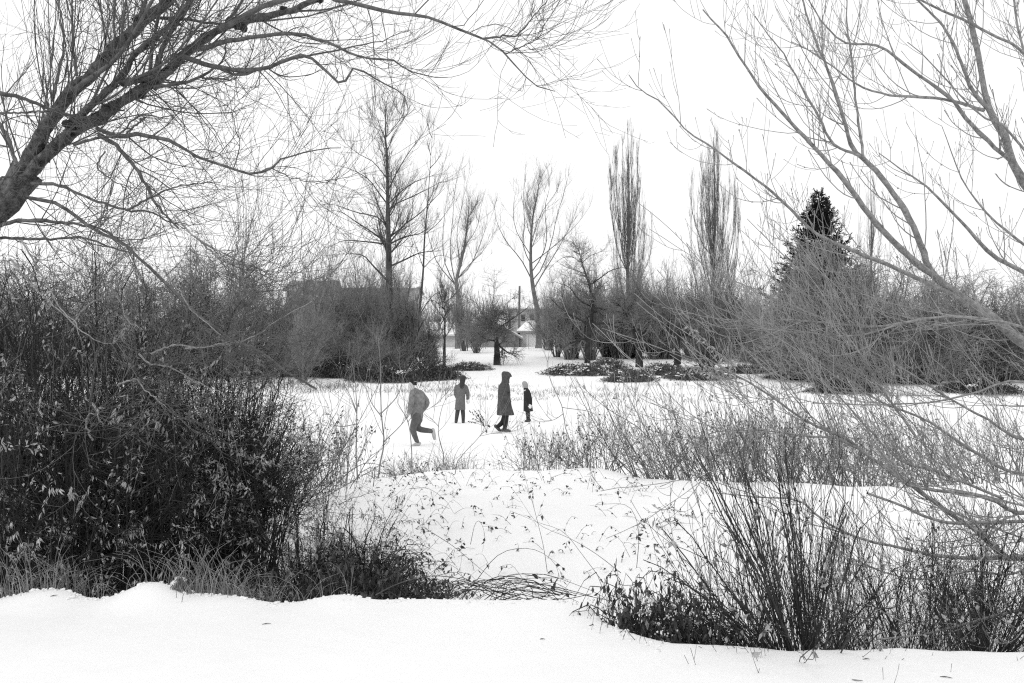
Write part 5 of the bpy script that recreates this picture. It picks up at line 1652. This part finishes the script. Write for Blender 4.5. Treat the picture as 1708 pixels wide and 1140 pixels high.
# hooded walker in profile
t, s = person('hooded person in long dark parka walking right', 840, 721)
q = PXf(840, 722, s)
g = []
rings(g, [q(843, 694) + (.13, .15), q(841, 675) + (.12, .15), q(841, 658) + (.12, .16), q(841.5, 645) + (.10, .18), q(842.5, 639) + (.06, .07), q(843.5, 634) + (.055, .06)], 18)
head(g, q(845, 630, 0), yaw=1.45, pitch=.2)
capsule(g, [q(843, 694, -.08), q(843, 707, -.08), q(841, 719, -.08)], [.088, .064, .046], 12)
capsule(g, [q(844, 694, .08), q(839, 706, .08), q(829, 715, .08)], [.088, .064, .046], 12)
capsule(g, [q(841, 719.5, -.08), q(849, 721, -.08)], [.04, .032], 10); capsule(g, [q(829, 715, .08), q(833, 721, .08)], [.04, .03], 10)
for sy in (-1, 1):
    capsule(g, [q(840.5, 648, sy * .19), q(840.5, 663, sy * .22), q(845.5, 670, sy * .17)], [.06, .05, .038], 10)
    hand(g, q(844.5, 669.5, sy * .16), (.35, 0, -.9), (0, sy, 0))
fuse('body', g, 'skin', t, .012, 2)
g = []
rings(g, [q(843.3, 694.5) + (.262, .26), q(843, 692) + (.262, .26), q(841.6, 680) + (.22, .235), q(841, 666) + (.192, .215), q(840.8, 654) + (.185, .215), q(841, 645) + (.16, .20), q(842.3, 639) + (.10, .11)], 24)
for sy in (-1, 1):
    capsule(g, [q(840.6, 648, sy * .17), q(840.6, 663, sy * .235), q(848.8, 671, sy * .19)], [.10, .088, .07], 12)
b = fuse('parka', g, 'coat_parka', t, .012, 3)
g = []; capsule(g, [q(846.5, 668.5, -.235), q(852.6, 671.8, -.18)], [.014, .014], 8); capsule(g, [q(847.4, 656, -.2), q(850.5, 657, -.17)], [.012, .012], 8)
fuse('pocket_flap', g, 'coat_black', b, .006, 1)
g = []
rings(g, [q(842.8, 641) + (.13, .13), q(843.2, 636) + (.115, .118), q(843.9, 630.5, 0) + (.13, .125), q(843.2, 626) + (.122, .118), q(842, 623) + (.085, .09), q(841.5, 621.4) + (.035, .04)], 20)
capsule(g, [q(846, 627), q(850, 628.2), q(853, 629.6)], [.1, .07, .022], 12)
fuse('hood', g, 'coat_parka', t, .010, 2)
g = []
capsule(g, [q(843, 692, -.08), q(843.2, 707, -.08), q(841.3, 718.5, -.08)], [.11, .08, .06], 12); fuse('trouser_leg', g, 'trousers_dark', t, .012, 2)
g = []
capsule(g, [q(844, 692, .08), q(838.5, 706, .08), q(829.5, 714.5, .08)], [.11, .08, .06], 12); fuse('trouser_leg', g, 'trousers_dark', t, .012, 2)
g = []; foot(g, q(841.5, 719.2, -.08), q(850, 720.5, -.08), .052); fuse('boot', g, 'boot', t, .010, 2)
g = []; foot(g, q(828.5, 715, .08), q(834.5, 721.0, .08), .052); fuse('boot', g, 'boot', t, .010, 2)

# smallest person, looking down
t, s = person('smallest person in pale hat and black coat looking down', 879, 704)
q = PXf(879, 704, s)
g = []
rings(g, [q(880, 684) + (.12, .13), q(879.5, 670) + (.11, .12), q(879, 658) + (.11, .13), q(878, 651) + (.10, .14), q(876.5, 648) + (.05, .055), q(875.5, 646) + (.048, .05)], 18)
head(g, q(874.8, 643.5, 0), yaw=-1.25, pitch=.38, s=.9)
for sy in (-1, 1):
    capsule(g, [q(880.3, 684, sy * .07), q(880.8, 692, sy * .07), q(881, 701, sy * .07)], [.07, .054, .04], 12)
    capsule(g, [q(881, 702, sy * .07), q(875.5, 702.8, sy * .07 - .02)], [.036, .03], 10)
    capsule(g, [q(880, 652, sy * .15), q(883.5, 664, sy * .18), q(884, 675, sy * .17)], [.052, .042, .032], 10)
    hand(g, q(884, 675, sy * .17), (0, 0, -1), (0, sy, 0), .9)
fuse('body', g, 'skin', t, .012, 2)
g = []
rings(g, [q(881, 686.2) + (.168, .17), q(881, 684) + (.166, .17), q(880, 670) + (.140, .165), q(879.5, 660) + (.128, .165), q(878.8, 653) + (.115, .155), q(877.2, 648.4) + (.085, .09), q(876.6, 646.8) + (.08, .085)], 22)
for sy in (-1, 1):
    capsule(g, [q(880.2, 653, sy * .14), q(884, 664, sy * .185), q(885, 674, sy * .175)], [.082, .068, .056], 12)
fuse('coat', g, 'coat_black', t, .012, 3)
for sy in (-1, 1):
    g = []; capsule(g, [q(880, 684, sy * .07), q(880.6, 692, sy * .07), q(881, 700, sy * .07)], [.09, .074, .064], 12); fuse('trouser_leg', g, 'trousers_dark', t, .012, 2)
    g = []; foot(g, q(881, 701.6, sy * .07), q(876.5, 702.8, sy * .07 - .02), .05); capsule(g, [q(881, 697, sy * .07), q(881, 702, sy * .07)], [.066, .06], 10); fuse('boot', g, 'boot', t, .010, 2)
g = []
rings(g, [q(877.2, 647.5) + (.075, .085), q(876.2, 643.5) + (.104, .105), q(875.4, 640) + (.102, .105), q(874.9, 637.2) + (.07, .075), q(874.8, 635.9) + (.03, .03)], 18)
fuse('hat', g, 'wool_grey', t, .009, 2)
for sy in (-1, 1):
    g = []; capsule(g, [q(884.4, 675, sy * .18), q(884.2, 679, sy * .18)], [.052, .05], 12); capsule(g, [q(883.5, 676, sy * .18), q(881.8, 678, sy * .17)], [.026, .022], 8)
    fuse('mitten', g, 'mitten', t, .009, 2)
print("tris", sum(len(m_.polygons) * 2 for m_ in bpy.data.meshes))


# ------------------------------------------------------------------ litter on the snowy slope and crumbs along the lip
g = Geo(); gl = Geo()
for (xa, xb, ya, yb, n) in ((620, 760, 800, 990, 120), (620, 1060, 790, 830, 90), (740, 1080, 800, 980, 60), (1040, 1180, 820, 960, 70), (560, 700, 770, 810, 40), (1080, 1700, 830, 1060, 60)):
    for k in range(n):
        x = rng.uniform(xa, xb); y = rng.uniform(ya, yb)
        # march out to the ground along this direction
        Ds = np.linspace(6.6, 13.5, 120); Xs = (x - CX) / F * Ds
        zz = ZC - (y - HZ) / F * Ds
        hit = np.where(gz(Xs, Ds) >= zz)[0]
        if len(hit) == 0:
            continue
        D = Ds[hit[0]]; X = Xs[hit[0]]; z = gz1(X, D)
        L = rng.uniform(.04, .3); a = rng.uniform(0, 6.28); e = rng.uniform(.0, .9)
        q = cr([(X, D, z - .01), (X + math.cos(a) * L * .5, D + math.sin(a) * L * .3, z + L * e * .7 + .01), (X + math.cos(a) * L, D + math.sin(a) * L * .6, z + L * e * rng.uniform(.2, 1) + .005)], 6)
        g.tubes(q, np.linspace(.0024, .0011, 6), 3)
        m_ = rng.integers(0, 6)
        if m_:
            leaf_on(q[None], int(m_), (.02, .05), (.01, .024), gl, .3)
o = g.build('slope_litter', 'stem_mid', None, stuff=True)
tag(o, 'scattered dead sprigs poking through the snow of the central slope', 'litter')
gl.build('leaves', 'leaf_dark', o, stuff=True)
n = 420
x = np.concatenate([rng.uniform(-60, 640, 300), rng.uniform(640, 1120, 120)])
D = np.interp((x - CX) / F * 6.5, _lipX, _lipD) + rng.normal(.02, .07, n)
X = (x - CX) / F * D
pos = np.stack([X, D, gz(X, D) + .002], 1)
o = Geo().blobs(pos, rng.uniform(.004, .02, n) * rng.uniform(.4, 1, n), .7).build('snow_crumbs', 'snow', None, stuff=True)
tag(o, 'small crumbs and clods of snow along the near bank edge', 'snow')
